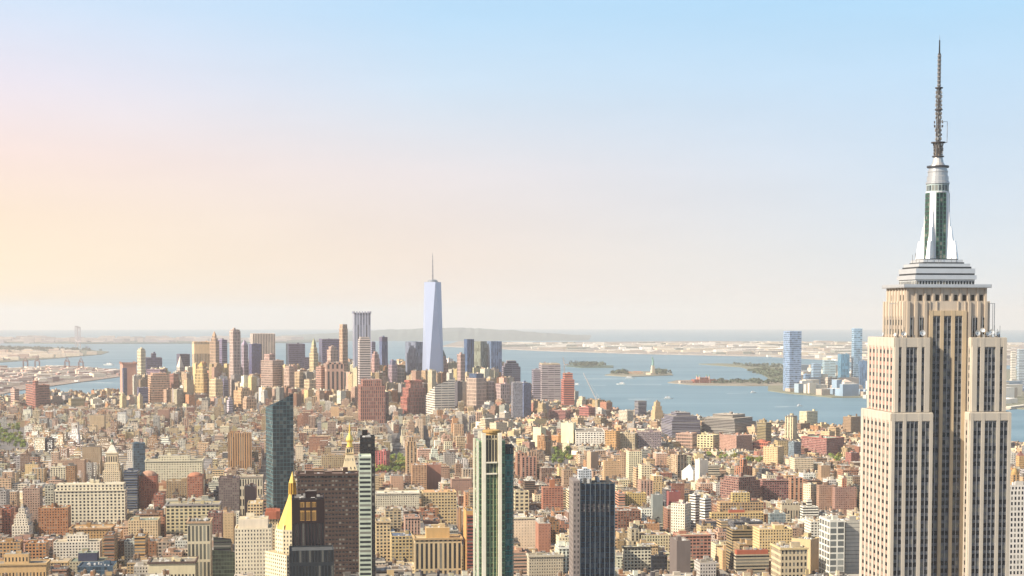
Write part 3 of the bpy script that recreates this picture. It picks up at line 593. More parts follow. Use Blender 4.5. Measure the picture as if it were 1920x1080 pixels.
T('office_tower', 'narrow striped cream tower right of the ribbed cream one', 911, 916, 927, 715, 4900, 768, '#bba7a0', 'vbig', 1)
T('office_tower', 'thin beige and violet tower under the blue grey one', 929, 939, 956, 720, 4850, 765, '#b39c99', 'vbig', 1.4)
T('stepped_grey_tower', 'lilac tower with a stepped rounded top right of the riverside pair', 941, 945, 976, 688, 5550, 718, '#8c8596', 'bbig', 2, tiers=((.8, 682), (.55, 677)), bh=0)
T('office_tower', 'grey glass block below the lilac stepped tower', 958, 962, 980, 717, 4600, 790, '#a09ca4', 'glass', 1.5)
T('office_tower', 'slender blue glass block by the grey glass block', 975, 982, 996, 722, 4700, 785, '#7b87a8', 'glass', 1, tiers=((.8, 718),))
T('bank_tower', 'grey block on the left shoulder of the framed riverside tower', 997, 1000, 1014, 693, 5300, 750, '#8e8794', 'bbig', 1.5)
T('bank_tower', 'grey riverside tower framed in cream with a flat top', 1010, 1016, 1051, 684, 5250, 752, '#9b9093', 'bbig', 2, tiers=((.94, 682, '#cfb894'),))
T('tower_under_construction', 'half built red tower with cream bands beside the water', 1052, 1057, 1077, 712, 5100, 762, '#ae6a5c', 'bbig', 1.6, tiers=((.75, 700, '#b5705f', 'bbig'),))
T('warehouse', 'bright pink red block near the foot of the half built tower', 1030, 1060, 1071, 770, 4560, 792, '#ae7870', 'band', 1)
T('warehouse', 'pink red cube beside the white crane', 1086, 1104, 1117, 764, 4560, 783, '#ae7068', 'soft', 1)
T('office_block', 'dark grey block with a wider cap at the water edge', 1190, 1197, 1212, 762, 4600, 780, '#7f7d88', 'band', 1, tiers=((1.04, 752, '#7a7a86'),), bh=0)
T('office_block', 'tan block with rounded stepped top near the river', 1221, 1228, 1243, 770, 4450, 790, '#c7ab84', 'punch', 1, tiers=((.8, 762), (.55, 754)))
T('office_block', 'white boxes group with a blue side left of the dark capped block', 1160, 1176, 1188, 770, 4300, 788, '#cfc4b0', 'grid', 1)
T('office_block', 'long banded stepped office block, left one of the pair by the river', 1240, 1260, 1313, 788, 52, 826, '#7f7c8a', 'band', 1.2, tiers=((.86, 781), (.5, 775)))
T('office_block', 'long banded stepped office block, right one with blue end', 1316, 1378, 1417, 793, 46, 815, '#8c8680', 'band', 1.0, tiers=((.88, 785), (.6, 779)), roof='#b8ab98')
T('warehouse', 'cream and white gridded block with open square windows', 1307, 1337, 1349, 816, 40, 846, '#cbbd94', 'big', 1, roof='#b8ab90')
T('warehouse', 'pinkish plain block in front of the left banded office', 1267, 1298, 1307, 813, 40, 845, '#b79684', 'soft', 1, roof='#9d8a78')
T('warehouse', 'salmon block with faint lettering sized windows right of the cream grid', 1349, 1381, 1410, 817, 42, 846, '#a88474', 'punch', 1.2, roof='#a08878')
T('terminal_shed', 'orange red arched roof hall on the shore', 1411, 1440, 1446, 829, 26, 845, '#b8705c', 'soft', 1.5, crown=('dome', 825, '#b06a56'))
T('brick_warehouse', 'huge pink red brick block with pale green roof near the pier', 1503, 1550, 1583, 822, 46, 858, '#9e7068', 'grid', 1.3, roof='#9fae98', cor='#a8665e')
T('apartment_tower', 'cream high rise standing alone against the river with dark top', 1472, 1487, 1495, 782, 72, 812, '#c9bb9a', 'pierw', 1, tiers=((.95, 780, '#6a6a6a'),))
T('apartment_block', 'blue glazed corner block left of the pink brick warehouse', 1478, 1489, 1502, 829, 44, 857, '#8c98a0', 'glass', 1)
T('apartment_block', 'red brick block at the right end near the stone skyscraper', 1585, 1596, 1612, 849, 36, 866, '#98665c', 'punch', 1)
T('apartment_block', 'beige corner tower with dark side right of the shore halls', 1431, 1458, 1470, 838, 52, 874, '#cbb088', 'punch', 1)
# ---- towers across the river ----------------------------------------------------------
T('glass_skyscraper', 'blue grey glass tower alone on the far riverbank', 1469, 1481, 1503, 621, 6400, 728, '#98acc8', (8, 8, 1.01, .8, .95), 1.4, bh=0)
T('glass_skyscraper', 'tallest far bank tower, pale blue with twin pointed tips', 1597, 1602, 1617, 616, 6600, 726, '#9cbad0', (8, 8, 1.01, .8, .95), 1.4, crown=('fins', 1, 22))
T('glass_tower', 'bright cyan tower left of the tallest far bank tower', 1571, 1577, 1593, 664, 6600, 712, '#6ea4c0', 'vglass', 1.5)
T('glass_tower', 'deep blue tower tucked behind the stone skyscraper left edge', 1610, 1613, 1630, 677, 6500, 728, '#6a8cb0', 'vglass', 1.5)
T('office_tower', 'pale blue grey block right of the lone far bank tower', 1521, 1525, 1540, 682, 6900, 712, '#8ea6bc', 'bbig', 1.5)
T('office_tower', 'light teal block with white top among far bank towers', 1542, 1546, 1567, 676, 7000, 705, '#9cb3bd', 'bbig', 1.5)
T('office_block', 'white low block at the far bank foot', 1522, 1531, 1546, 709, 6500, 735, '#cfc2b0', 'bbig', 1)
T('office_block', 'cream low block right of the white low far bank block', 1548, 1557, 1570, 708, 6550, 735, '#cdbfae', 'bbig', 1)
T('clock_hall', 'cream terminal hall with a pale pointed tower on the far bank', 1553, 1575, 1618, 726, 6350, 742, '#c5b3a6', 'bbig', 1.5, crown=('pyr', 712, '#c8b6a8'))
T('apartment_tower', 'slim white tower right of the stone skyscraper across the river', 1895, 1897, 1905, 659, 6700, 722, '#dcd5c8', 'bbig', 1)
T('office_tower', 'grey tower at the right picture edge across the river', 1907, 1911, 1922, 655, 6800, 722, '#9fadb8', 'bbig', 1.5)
for i, (x0, x1, yt, lb) in enumerate(((1506, 1520, 702, 'small blue block at the foot of the lone far bank tower'), (1888, 1896, 716, 'low white block across the river right of the stone skyscraper'), (1903, 1914, 726, 'dull blue low block across the river near the right edge'), (1630, 1645, 700, 'pale block half hidden behind the stone skyscraper'))):
    T('office_block', lb, x0, x0+4, x1, yt, 6600, 735, ['#7f9ab8', '#cfd0cc', '#8297ae', '#b9bec2'][i], 'bbig', 1.3)
# ---- mid city landmarks ------------------------------------------------------------------
def slanted_glass_tower():
    root = T('slanted_glass_tower', 'dark teal glass tower with a steeply slanted top left of centre', 498, 511, 550, 760, 1900, 962, '#48686e', (4.2, 4.6, .86, .84, .45), 1.5, crown=('slant', (760, 738, 750, 766)), roof='#20343c', dep=20)
slanted_glass_tower()
T('brown_slab_tower', 'broad dark brown slab tower with a plain top band near the bottom centre', 557, 672, 679, 888, 1480, 1080, '#4c3c36', (3.1, 3.9, .62, .42, 0), 3, g=2, dep=26, roof='#7c6a62', bh=3, cl=16, cor='#54423c')
T('narrow_dark_tower', 'very narrow black tower rising behind the white striped tower', 674, 675, 703, 820, 1300, 1080, '#2c2a2c', (3, 4, .6, .5, .2), 4, roof='#4a4a4a', bh=1)
T('narrow_striped_tower', 'narrow tower of pale green and black horizontal bands', 672, 673, 696, 856, 1240, 1080, '#b4bcaa', (14, 3.6, .9, .5, .1), 4, roof='#c4c8bc', bh=0)
T('dark_bronze_tower', 'dark bronze tower with six amber lit windows near its top', 546, 547, 608, 934, 1150, 1080, '#33292c', (2.3, 80, .6, .95, .35), 4, g=0, roof='#6a6460', bh=2, cl=14)
T('dark_glass_block', 'wider dark glass base block under the bronze tower', 541, 542, 626, 1033, 1120, 1080, '#2a3036', (2.3, 80, .6, .96, .45), 4, roof='#55585a', bh=0)
def amber():
    r = bpy.data.objects['dark_bronze_tower']; w = [c for c in r.children if c.name.startswith('wall')][0]
    xs = [v.co.x for v in w.data.vertices]; ys = [v.co.y for v in w.data.vertices]; zt = max(v.co.z for v in w.data.vertices); x0, x1 = min(xs), max(xs); y0 = min(ys); W_ = x1-x0
    for row, (a, b) in enumerate(((3.0, 6.8), (9.0, 16.5))):
        for k in range(3):
            c = x0+W_*(.32+.18*k); m = MB(); m.box(c-W_*.066, c+W_*.066, y0-.25, y0+.1, zt-b, zt-a, lin('#b98a4c'), (1.1, 7, .8, .9, .9), None, True); m.build('amber_window', FAC, r)
    m = MB(); m.box(x0+.5, x1-.5, y0-.18, y0+.1, zt-18.4, zt-1.2, lin('#3a2c2c')); m.build('crown_panel', METAL, r)
amber()
def gold_pyramid():
    p = at_Y(549, 990, 1500); Y = 1500; g0 = gz(p.x, Y); zb = at_Y(549, 990, Y).z-g0; za = at_Y(549, 884, Y).z-g0; s = Y/F
    root = thing('gilded_pyramid_building', 'cream tower with a steep shining gold pyramid roof and lantern', 'building', (p.x, p.y, g0), math.radians(40))
    def oc(r, n=8): return [(r*math.cos(math.pi/8+k*2*math.pi/n), r*math.sin(math.pi/8+k*2*math.pi/n)) for k in range(n)]
    zl = at_Y(549, 936, Y).z-g0; zc = at_Y(549, 905, Y).z-g0
    m = MB(); m.pr(oc(15), zb, oc(4.8), zl, (.86, .60, .16)); m.build('pyramid_roof', GOLD, root)
    m = MB(); m.pr(oc(4.9), zl, oc(3.4), zl+5, (.82, .55, .12)); m.build('lantern', GOLD, root)
    for k in range(8):
        t = math.pi/8+k*math.pi/4; m = MB(); m.bar((3.4*math.cos(t), 3.4*math.sin(t), zl+4.8), (2.9*math.cos(t), 2.9*math.sin(t), zc), .45, (.82, .55, .12)); m.build('lantern_column', GOLD, root)
    m = MB(); m.pr(oc(2.1), zl+4.9, oc(1.8), zc-.3, (.2, .12, .04)); m.build('lantern_core', STONE, root)
    m = MB(); m.pr(oc(3.5), zc-.2, oc(.15), za, (.86, .60, .16)); m.build('lantern_spire', GOLD, root)
    for k in range(8):
        t = math.pi/8+k*math.pi/4; m = MB(); m.cyl(14.6*math.cos(t), 14.6*math.sin(t), zb-.5, zb+6, 1.5, .1, 6, (.8, .66, .35)); m.build('pinnacle', GOLD if k % 2 else STONE, root)
    m = MB(); m.pr(oc(16.2), 0, oc(16.2), zb, lin('#cdc2a4'), (3.4, 3.8, .4, .5, 0), lin('#b0a07c')); m.build('wall', FAC, root)
    m = MB(); m.box(-19, 19, -19, 19, 0, zb-22, lin('#cdc2a4'), STY['punch'], lin('#a89878')); m.build('base_block', FAC, root)
    HER.append((515, 570, 884, 1080, Y, p.x, p.y, 24))
gold_pyramid()
def clock_tower():
    Y = 1750; p = at_Y(656, 890, Y); g0 = 2; z = lambda y: at_Y(656, y, Y).z-g0; c = lin('#cdbb98')
    root = thing('gold_topped_clock_tower', 'pale stone clock tower with pyramid roof and gold cupola', 'building', (p.x, p.y, g0), math.radians(7))
    h = 10.5; m = MB(); m.box(-h-1, h+1, -h-1, h+1, 0, z(900), c, STY['punch']); m.build('wall', FAC, root)
    q = lambda r: [(-r, -r), (r, -r), (r, r), (-r, r)]
    m = MB(); m.pr(q(h), z(900), q(3.9), z(851), c, (4, 9, .28, .3, 0)); m.build('pyramid_roof', FAC, root)
    m = MB(); m.box(-4.6, 4.6, -4.6, 4.6, z(851), z(849), lin('#bda67c')); m.build('gallery', STONE, root)
    m = MB(); m.box(-3.2, 3.2, -3.2, 3.2, z(849), z(838), c, (2, 6, .5, .7, 0)); m.build('lantern_stage', FAC, root)
    for sx in (-1, 1):
        for sy in (-1, 1): m = MB(); m.cyl(3.8*sx, 3.8*sy, z(849), z(840), .6, .5, 6, c); m.build('lantern_column', STONE, root)
    m = MB(); m.lathe(0, 0, [(4.2, z(838)), (4.2, z(836.5)), (3, z(836)), (2.7, z(828)), (4.0, z(827)), (4.1, z(824)), (3.2, z(819)), (1.6, z(815)), (1.0, z(811)), (.9, z(806)), (.2, z(792))], 12, (.88, .62, .15)); m.build('gold_cupola', GOLD, root)
    HER.append((640, 674, 795, 888, Y, p.x, p.y, 16))
clock_tower()
# white and teal tower with rounded glass
def white_teal_tower():
    Y = 1080; a = math.radians(7); p = at_Y(893, 830, Y); q = at_Y(963, 830, Y); g0 = 2
    X0 = p.x; W_ = (q.x-p.x)*1.0; cx = (p.x+q.x)/2; cy = Y+12
    root = thing('white_ribbed_teal_tower', 'tall tower of white ribs and teal glass with a tan lantern top, right of centre', 'skyscraper', (cx, cy, g0), a)
    z = lambda y: at_Y(925, y, Y).z-g0
    w = W_/2*.985; D_ = 12
    WH = lin('#e2dcc8'); TE = lin('#2f7a74'); YG = lin('#6f9270')
    u = lambda px: -w+2*w*(px-892)/71.0
    m = MB(); m.box(u(893), u(943), -D_, D_, 0, z(826), YG, (2.4, 3.6, .8, .75, .8), lin('#8a8a80')); m.build('wall', FAC, root)
    # rounded teal flank
    m = MB(); P = [(u(941), -D_+1)] + [(u(952)+(w-u(952))*math.sin(t), -D_+1+(1-math.cos(t))*9) for t in [i*math.pi/2/6 for i in range(7)]] + [(w, D_), (u(941), D_)]
    m.pr(P, 0, P, z(852), TE, (2.4, 3.6, .9, .88, .8), lin('#2a3436')); m.build('curved_glass_flank', FAC, root)
    P2 = [(x*.97+.5, y) for x, y in P]; m = MB(); m.pr(P2, z(852.5), P2, z(838), lin('#20262e'), (2.4, 4, .8, .9, .4), lin('#333333')); m.build('dark_top', FAC, root)
    for (a_, b_, yt, pr_) in ((888, 891.5, 826, 1.2), (897.5, 905, 812, 2.2), (929, 936, 812, 2.2)):
        m = MB(); m.box(u(a_), u(b_), -D_-pr_, -D_+.5, 0, z(yt), WH, None); m.box(u(a_), u(b_), D_-.5, D_+1, 0, z(yt), WH); m.build('white_rib', STONE, root)
    m = MB(); m.box(u(905), u(928), -D_-.8, -D_+.2, z(868), z(816), lin('#a99c80'), (2.0, 60, .6, .93, 0)); m.build('upper_screen', FAC, root)
    for k in range(4): x = u(906.5+k*6.6); m = MB(); m.box(x-.13, x+.13, -D_-1.0, -D_-.1, 0, z(868), lin('#b9b890')); m.build('mullion', STONE, root)
    for yy in (868, 889): m = MB(); m.box(u(905.5), u(927), -D_-2.2, -D_-.3, z(yy), z(yy)+.9, WH, None, WH, True); m.build('white_transom', STONE, root)
    m = MB(); m.box(u(905.5), u(927), -D_-.85, -D_+.1, z(888.5), z(868.5), lin('#4b5c4c'), (2, 3.6, .9, .8, .8)); m.build('glass_band', FAC, root)
    m = MB(); m.lathe((u(905)+u(935))/2, 0, [(5.2, z(826)), (5.2, z(813.5)), (6.1, z(812.5)), (6.1, z(809)), (5.2, z(808))], 16, lin('#b08f5c')); m.build('roof_lantern', STONE, root)
    HER.append((886, 965, 808, 1080, Y, cx, cy, 28))
white_teal_tower()
def dark_fin_tower():
    Y = 1180; p = at_Y(1073, 905, Y); q = at_Y(1151, 905, Y); g0 = 2; a = math.radians(4); cx = (p.x+q.x)/2; cy = Y+15; w = (q.x-p.x)/2
    root = thing('dark_finned_glass_tower', 'dark blue glass tower with grey upright fins and white roof machinery', 'skyscraper', (cx, cy, g0), a)
    z = lambda y: at_Y(1112, y, Y).z-g0; D_ = 14; zt = z(904)
    m = MB(); m.box(-w+2, w, -D_, D_, 0, zt-1.5, lin('#2a4c66'), (3.2, 3.9, 1.01, .86, .8), lin('#3c3c3a')); m.build('wall', FAC, root)
    m = MB(); m.box(-w-.4, -w+4.6, -D_-1.2, D_, 0, zt+.8, lin('#7f7672'), (2.2, 3.9, .3, .5, 0)); m.build('grey_corner', FAC, root)
    n = 7
    for k in range(n+1): x = -w+5.2+(2*w-5.4)*k/n; m = MB(); m.box(x-.2, x+.2, -D_-1.3, -D_+.1, 0, zt, lin('#515e68')); m.build('fin', STONE, root)
    m = MB(); m.box(-w+4.7, w-4, -D_-.5, -D_+.2, z(960), z(945), lin('#4a474c'), (2.4, 3, .7, .3, .1)); m.build('louvre_band', FAC, root)
    for x, h in ((-9, 8), (-5.5, 9.5), (-2.5, 8)): m = MB(); m.box(x-1.6, x+1.6, -4, 4, zt-1.6, zt+h, lin('#b5b9bc'), (1.4, 1.8, .55, .5, .4), lin('#d0d0cc')); m.build('cooling_tower', FAC, root)
    rr = random.Random(5)
    for k in range(12): x = rr.uniform(-w+3, w-3); y = rr.uniform(-D_+1, D_-3); s_ = rr.uniform(.8, 2.2); m = MB(); m.box(x, x+s_, y, y+s_, zt-1.6, zt+rr.uniform(0, 2.6), rr.choice([(.6, .6, .58), (.1, .1, .1), (.35, .33, .3)])); m.build('rooftop_unit', ROOF, root)
    HER.append((1071, 1152, 878, 1080, Y, cx, cy, 28))
dark_fin_tower()
# white stepped tower with lantern (left)
def lantern_tower():
    Y = 2700; p = at_Y(211, 900, Y); g0 = 0; s = Y/F; z = lambda y: at_Y(211, y, Y).z-g0; c = lin('#d2c0a0')
    root = thing('white_lantern_tower', 'pale stepped tower with columned top, pyramid roof and small lantern at left', 'building', (p.x, p.y, g0), math.radians(7))
    def lv(nm, hw, y0, y1, st=None, mat=FAC): m = MB(); m.box(-hw, hw, -hw, hw, z(y0) if y0 < 2000 else 0, z(y1), c, st, lin('#bfae90')); m.build(nm, mat, root)
    lv('wall', 14.5, 3000, 882, STY['punch']); lv('setback', 12, 882, 868, STY['punch']); lv('column_stage', 9.6, 868, 850, (4, 16, .5, .7, 0)); lv('cornice', 10.4, 850, 848)
    q = lambda r: [(-r, -r), (r, -r), (r, r), (-r, r)]
    m = MB(); m.pr(q(9), z(848), q(2.6), z(834), lin('#d8cdbd')); m.build('pyramid_roof', ROOF, root)
    m = MB(); m.cyl(0, 0, z(834), z(829), 2.4, 2.2, 8, c, (1.5, 4, .5, .7, 0)); m.cyl(0, 0, z(829), z(822), 2.5, .2, 8, lin('#7e9484')); m.build('lantern', FAC, root)
    HER.append((190, 232, 828, 910, Y, p.x, p.y, 15))
lantern_tower()
# ---- lower left quarter -------------------------------------------------------------------
T('white_arcade_block', 'long white stone block with rows of paired deep windows', 103, 234, 240, 918, 62, 985, '#d8cdb2', (5.2, 4.6, .5, .6, 0), 3, g=2, dep=26, tiers=((.96, 907),), roof='#c2b89f', cor='#ddd2b8', wt=1, bh=2)
T('dark_glass_block', 'dark navy glass block with thin white bands beside the white arcade block', 232, 257, 262, 884, 75, 960, '#3c4a62', 'band', 2, g=2, roof='#8a8a88')
T('domed_brick_building', 'red brick tower with domed orange top right of the navy block', 261, 293, 299, 893, 66, 947, '#98553f', 'punch', 2, g=2, crown=('dome', 884, '#b08a74'))
T('brick_wing', 'red brick lower wing right of the domed brick tower', 288, 306, 312, 928, 55, 950, '#98604c', 'punch', 2, g=2)
T('domed_brick_building', 'second domed brick tower before the long white block', 351, 379, 384, 893, 66, 935, '#a0644a', 'punch', 2, g=2, crown=('dome', 887, '#a8745c'))
T('long_white_block', 'long cream office block with an even row of small windows and penthouse', 272, 379, 384, 863, 75, 900, '#cfc5a8', (4, 3.8, .42, .5, 0), 3, g=2, tiers=((.55, 855),), roof='#9a9484', cor='#d2c9ae')
T('teal_glass_tower', 'slim grey teal glass tower behind the long cream block', 248, 250, 272, 831, 95, 872, '#5c7482', 'glass', 1, roof='#6a747a')
T('tan_apartment_tower', 'tall tan slab with darker middle shaft left of the slanted glass tower', 427, 471, 477, 812, 95, 880, '#b28a62', (4.2, 60, .35, 1.01, 0), 2, g=2, dep=22, roof='#9c8b72')
T('orange_brick_block', 'wide orange brown brick block with small round arches', 72, 127, 133, 952, 48, 1008, '#a5724e', 'punch', 2, g=2, wt=1, roof='#a08c6c')
T('white_setback_building', 'white wedding cake building with stacked narrowing top at left', 22, 54, 62, 985, 45, 1010, '#d9cdb8', 'punch', 1.5, g=2, tiers=((.8, 973), (.6, 965), (.35, 955)))
T('white_grid_block', 'bright white block with dense dark windows near lower left', 100, 187, 192, 1015, 40, 1050, '#d8d0bf', (3.6, 3.5, .5, .5, 0), 2, g=2, tiers=((.45, 1004),), roof='#a89c84', wt=1)
T('corniced_tan_block', 'tan block with heavy projecting cornice under the white arcade block', 130, 208, 216, 990, 50, 1030, '#b99566', 'punch', 2, g=2, cor='#b08a64', roof='#b59c7a')
T('orange_grid_block', 'orange tan gridded block at the left edge', -8, 38, 44, 1016, 48, 1052, '#b48e62', 'grid', 2, g=2)
T('orange_grid_block', 'smaller orange gridded block second from the left edge', 47, 86, 92, 1018, 46, 1042, '#b48256', 'grid', 2, g=2)
T('beige_bottom_block', 'beige block with tall middle windows at the lower left corner', -30, 86, 94, 1056, 52, 1080, '#c2a274', (3.4, 30, .4, .5, 0), 2, g=2, tiers=((.4, 1040),), cor='#c4a678')
T('dark_cornice_block', 'white columned block with dark cornice and cluttered roof', 278, 366, 374, 1053, 52, 1080, '#d0c4a4', (3.8, 40, .5, .7, 0), 2, g=2, cor='#5c4a44', cl=24, bh=3)
T('slate_glass_block', 'low slate blue glass roof block at bottom left', 145, 212, 222, 1061, 40, 1080, '#50687a', 'glass', 2, g=2, roof='#3c4a58')
T('navy_roof_block', 'block with a deep navy rooftop box near the bottom left', 130, 195, 202, 1052, 36, 1062, '#b5a98c', 'punch', 2, g=2, tiers=((.55, 1038, '#3c4056', 'none'),), roof='#7c8474')
T('ornate_cream_block', 'ornate cream block with grey band top behind the striped tower', 311, 411, 417, 945, 64, 1010, '#cabc94', (5.5, 4.4, .6, .62, .1), 2, g=2, roof='#9c9480', cor='#9a9490', wt=2, cl=12)
T('striped_pale_tower', 'pale tower with white framed tall window strips in lower left', 351, 394, 400, 978, 84, 1080, '#cabda0', (4.2, 22, .62, .85, .4), 2, g=2, roof='#5a584e', cl=18, bh=1, cor='#b89a7c')
T('plain_beige_block', 'plain beige block with blank side wall left of the ornate cream block', 240, 296, 303, 975, 50, 1012, '#cdb48e', 'punch', 2, g=2, roof='#8f9684', cl=10)
T('dark_slanted_block', 'dark green glass block with sloping roof left of the cream tower', 398, 458, 464, 1045, 62, 1080, '#4c5444', 'glass', 2, g=2, crown=('slant', (1036, 1058, 1050, 1030)), roof='#3e443c')
T('dark_slanted_block', 'upper dark sloping roofed block behind the dark green one', 400, 433, 438, 1020, 66, 1045, '#40443e', 'band', 2, g=2, crown=('slant', (1010, 1028, 1022, 1006)), roof='#3c403c')
T('cream_tower_block', 'large cream tower with sharp dark windows and white penthouse', 440, 509, 516, 990, 92, 1080, '#d6ccb4', (3.0, 3.9, .36, .5, 0), 2, g=2, tiers=((.8, 974, '#d8ccb8', 'none'),), roof='#bcae90', bh=1)
T('cream_tower_block', 'narrow cream tower with beige grid windows behind the large cream one', 464, 492, 498, 944, 84, 975, '#cdb58c', 'grid', 2, g=2, roof='#bcae90')
T('pinnacled_block', 'cream gothic block with small red pinnacles left of the gold pyramid', 500, 521, 526, 966, 84, 992, '#cbb58e', 'punch', 2, g=2, crown=('fins', 5, 4, '#b06a50'))
T('balcony_tower', 'cream tower with stacked balconies in front of the gold pyramid', 515, 545, 548, 1000, 100, 1080, '#cdc5b2', (2.8, 3.6, .5, .5, 0), 2, g=2, roof='#9c8c6c')
T('mid_white_block', 'white block with a colonnade of windows behind the cream tower', 444, 492, 499, 893, 64, 912, '#cdc2a8', (4, 14, .5, .7, 0), 2, g=2, dep=26, cor='#b8a894', roof='#a59c8c')
T('purple_block', 'plain dull purple block below the windowed white colonnade block', 458, 480, 484, 912, 55, 935, '#6f5a58', 'none', 2, g=2)
T('dark_grid_tower', 'dark tower with scattered blue windows left of the slanted tower', 410, 448, 456, 896, 70, 960, '#6c5c58', (3.4, 3.4, .5, .5, .1), 2, g=2, roof='#70625c')
T('brown_block', 'reddish brown block with flat roof behind the purple roofs at left', 390, 415, 420, 962, 60, 990, '#7c5850', 'punch', 2, g=2)
T('grey_window_block', 'grey block with black punched windows left of the white arcade block', 84, 100, 104, 910, 66, 950, '#a5a294', 'grid', 2, g=2)
T('pink_block', 'dusty pink block with plain side at upper left of the orange block', 42, 74, 80, 915, 60, 950, '#a88c7c', 'punch', 2, g=2)
T('red_slab_block', 'narrow red brick block at the left edge middle', 3, 20, 26, 955, 55, 1005, '#a0604a', 'punch', 2, g=2)
T('brown_stack_block', 'brown tiered block right of the bright white block', 195, 214, 228, 1003, 50, 1070, '#8f6a50', 'band', 1, g=2, wt=1)
T('tan_stack_block', 'tan block with stripes right of the brown tiered block', 252, 272, 282, 1006, 52, 1052, '#b8925f', 'band', 1.2, g=2, wt=1)
# ---- centre -------------------------------------------------------------------------------
T('red_block', 'vivid dark red block beside the tree filled square', 704, 724, 731, 846, 44, 870, '#9c5654', 'pierw', 1.5, g=0, roof='#b08478')
T('gothic_tan_tower', 'tan gothic church like tower right of the tree filled square', 758, 762, 782, 836, 72, 880, '#b99a78', 'pierw', 1.5, g=1, tiers=((.8, 828), (.5, 820)))
T('apartment_block', 'block of dark blue balconies right of the tree filled square', 770, 773, 800, 872, 60, 915, '#b9906e', (4.5, 3.3, .7, .6, .8), 2, g=1, roof='#a89480', wt=1)
T('plain_pink_block', 'plain pinkish brown block with blank wall near centre', 799, 801, 827, 871, 58, 905, '#9c7060', 'none', 2, g=1, roof='#b59c8a')
T('long_white_row', 'long white office row with small windows near centre', 702, 704, 786, 925, 50, 956, '#cfc5ac', 'punch', 3, g=1, roof='#cfc9b8', cor='#d5ccb8')
T('yellow_tan_block', 'yellow tan block with pairs of dark arched windows', 790, 793, 856, 923, 50, 950, '#c8b084', (4.6, 4.4, .55, .5, 0), 2, g=1, roof='#c79c74')
T('cream_corner_block', 'cream block with tall grouped windows right of the black narrow tower', 703, 705, 732, 978, 62, 1050, '#cbb890', (4, 4, .55, .6, 0), 2, g=1, wt=1, cor='#c8b490')
T('beige_grid_block', 'beige gridded block with blue roof lights below the yellow tan one', 731, 734, 774, 1005, 55, 1058, '#c2ac7e', 'grid', 2, g=1, roof='#5c6a80')
T('striped_beige_block', 'wide beige block with dark central window strips at bottom centre', 775, 778, 866, 1010, 66, 1080, '#bfaa86', (5, 26, .5, .93, .05), 2, g=1, cor='#b89c74', roof='#b8a684', bh=3, cl=18, tiers=((.5, 992, '#b89868', 'none'),))
T('tan_red_slab', 'thin tan slab with a dark red strip left of the white ribbed tower', 865, 874, 890, 958, 96, 1045, '#b8925e', (7, 300, .0, 1, 0), 1, g=1, bh=1)
T('red_banded_slab', 'dark red and white banded slab touching the white ribbed tower', 874, 876, 890, 966, 92, 1080, '#84483e', 'band', 1, g=1, bh=0)
T('bottom_roof_block', 'low block with red edged flat roof at bottom centre', 702, 705, 773, 1070, 45, 1080, '#8a7c70', 'band', 2, g=1, roof='#a89c8c', cl=20)
T('pink_brick_tower', 'pink brick apartment tower with red and white balcony grid', 1015, 1018, 1056, 914, 60, 958, '#a8705a', (4, 3.2, .6, .45, .3), 2, g=1, roof='#a89480', tiers=((.25, 900, '#a06a4c', 'none'),))
T('white_grid_corner', 'cream grid block hugging the white ribbed tower right side', 963, 965, 992, 921, 52, 965, '#cdbf9c', 'big', 2, g=1)
T('tan_slab_pair', 'narrow tan and grey windowless slab beyond the dark finned tower', 1100, 1108, 1122, 847, 62, 882, '#b09a80', 'none', 1, g=0, roof='#a89c8c')
T('peach_plain_tower', 'plain peach tower right behind the dark finned tower', 1130, 1133, 1164, 864, 62, 898, '#c4a27c', 'small', 2, g=1, roof='#c2b49c')
T('pink_slab_group', 'pink brick slab tower left of the small green square', 966, 969, 984, 850, 64, 898, '#b0846c', 'pierw', 1.5, g=1)
T('pink_slab_group', 'taller ribbed pink slab with darker side left of the small green square', 976, 978, 1006, 857, 62, 900, '#a87e6c', 'pierw', 1.5, g=1, wt=1)
T('white_cube_grid', 'bright white block with black square window grid behind the small square', 1077, 1080, 1134, 810, 46, 836, '#ddd8cc', (6.5, 5, .62, .6, 0), 2, g=0)
T('cream_plain_block', 'bright cream plain block left of the black square window grid', 1052, 1075, 1080, 793, 62, 830, '#dad2b0', 'none', 1, g=0)
T('tan_ribbed_block', 'orange tan ribbed block right of the black square window grid', 1134, 1155, 1163, 808, 55, 838, '#c49a68', 'grid', 1, g=0)
T('dark_grid_block', 'dull lilac gridded block right of the orange ribbed one', 1193, 1196, 1240, 810, 50, 842, '#85777c', 'grid', 1, g=0, roof='#a89484')
T('cream_arc_block', 'cream block with faint white lines left of the lilac gridded block', 1163, 1190, 1195, 813, 48, 845, '#c2b090', 'grid', 1, g=0)
T('tan_white_tower_pair', 'cream tower left of the white and grey slab', 1258, 1270, 1288, 853, 66, 885, '#bfa588', 'pierw', 1, g=0)
T('white_grey_slab', 'white and grey plain slab standing above the rooftops', 1303, 1312, 1328, 862, 66, 895, '#cfc6b6', 'none', 1, g=0, roof='#b8b0a0')
T('white_domed_hall', 'bright white hall with steep white roofs and little tower', 1278, 1300, 1308, 883, 44, 905, '#dedbd0', 'none', 1, g=0, crown=('pyr', 872, '#dedbd0'))
T('gable_red_block', 'red brown block with twin gabled towers near right centre', 1377, 1392, 1411, 875, 56, 900, '#a07058', 'pierw', 1, g=0, tiers=((.4, 862, '#a8745a'),))
T('maroon_mass_block', 'large maroon stepped block with flat roofs at right', 1350, 1385, 1425, 903, 60, 935, '#8f6c62', 'grid', 1, g=0, tiers=((.8, 896),))
T('maroon_grid_block', 'wide maroon gridded block left of the pink ribbed block', 1425, 1430, 1479, 900, 58, 940, '#8c6460', 'grid', 1.4, g=1, cor='#a88478')
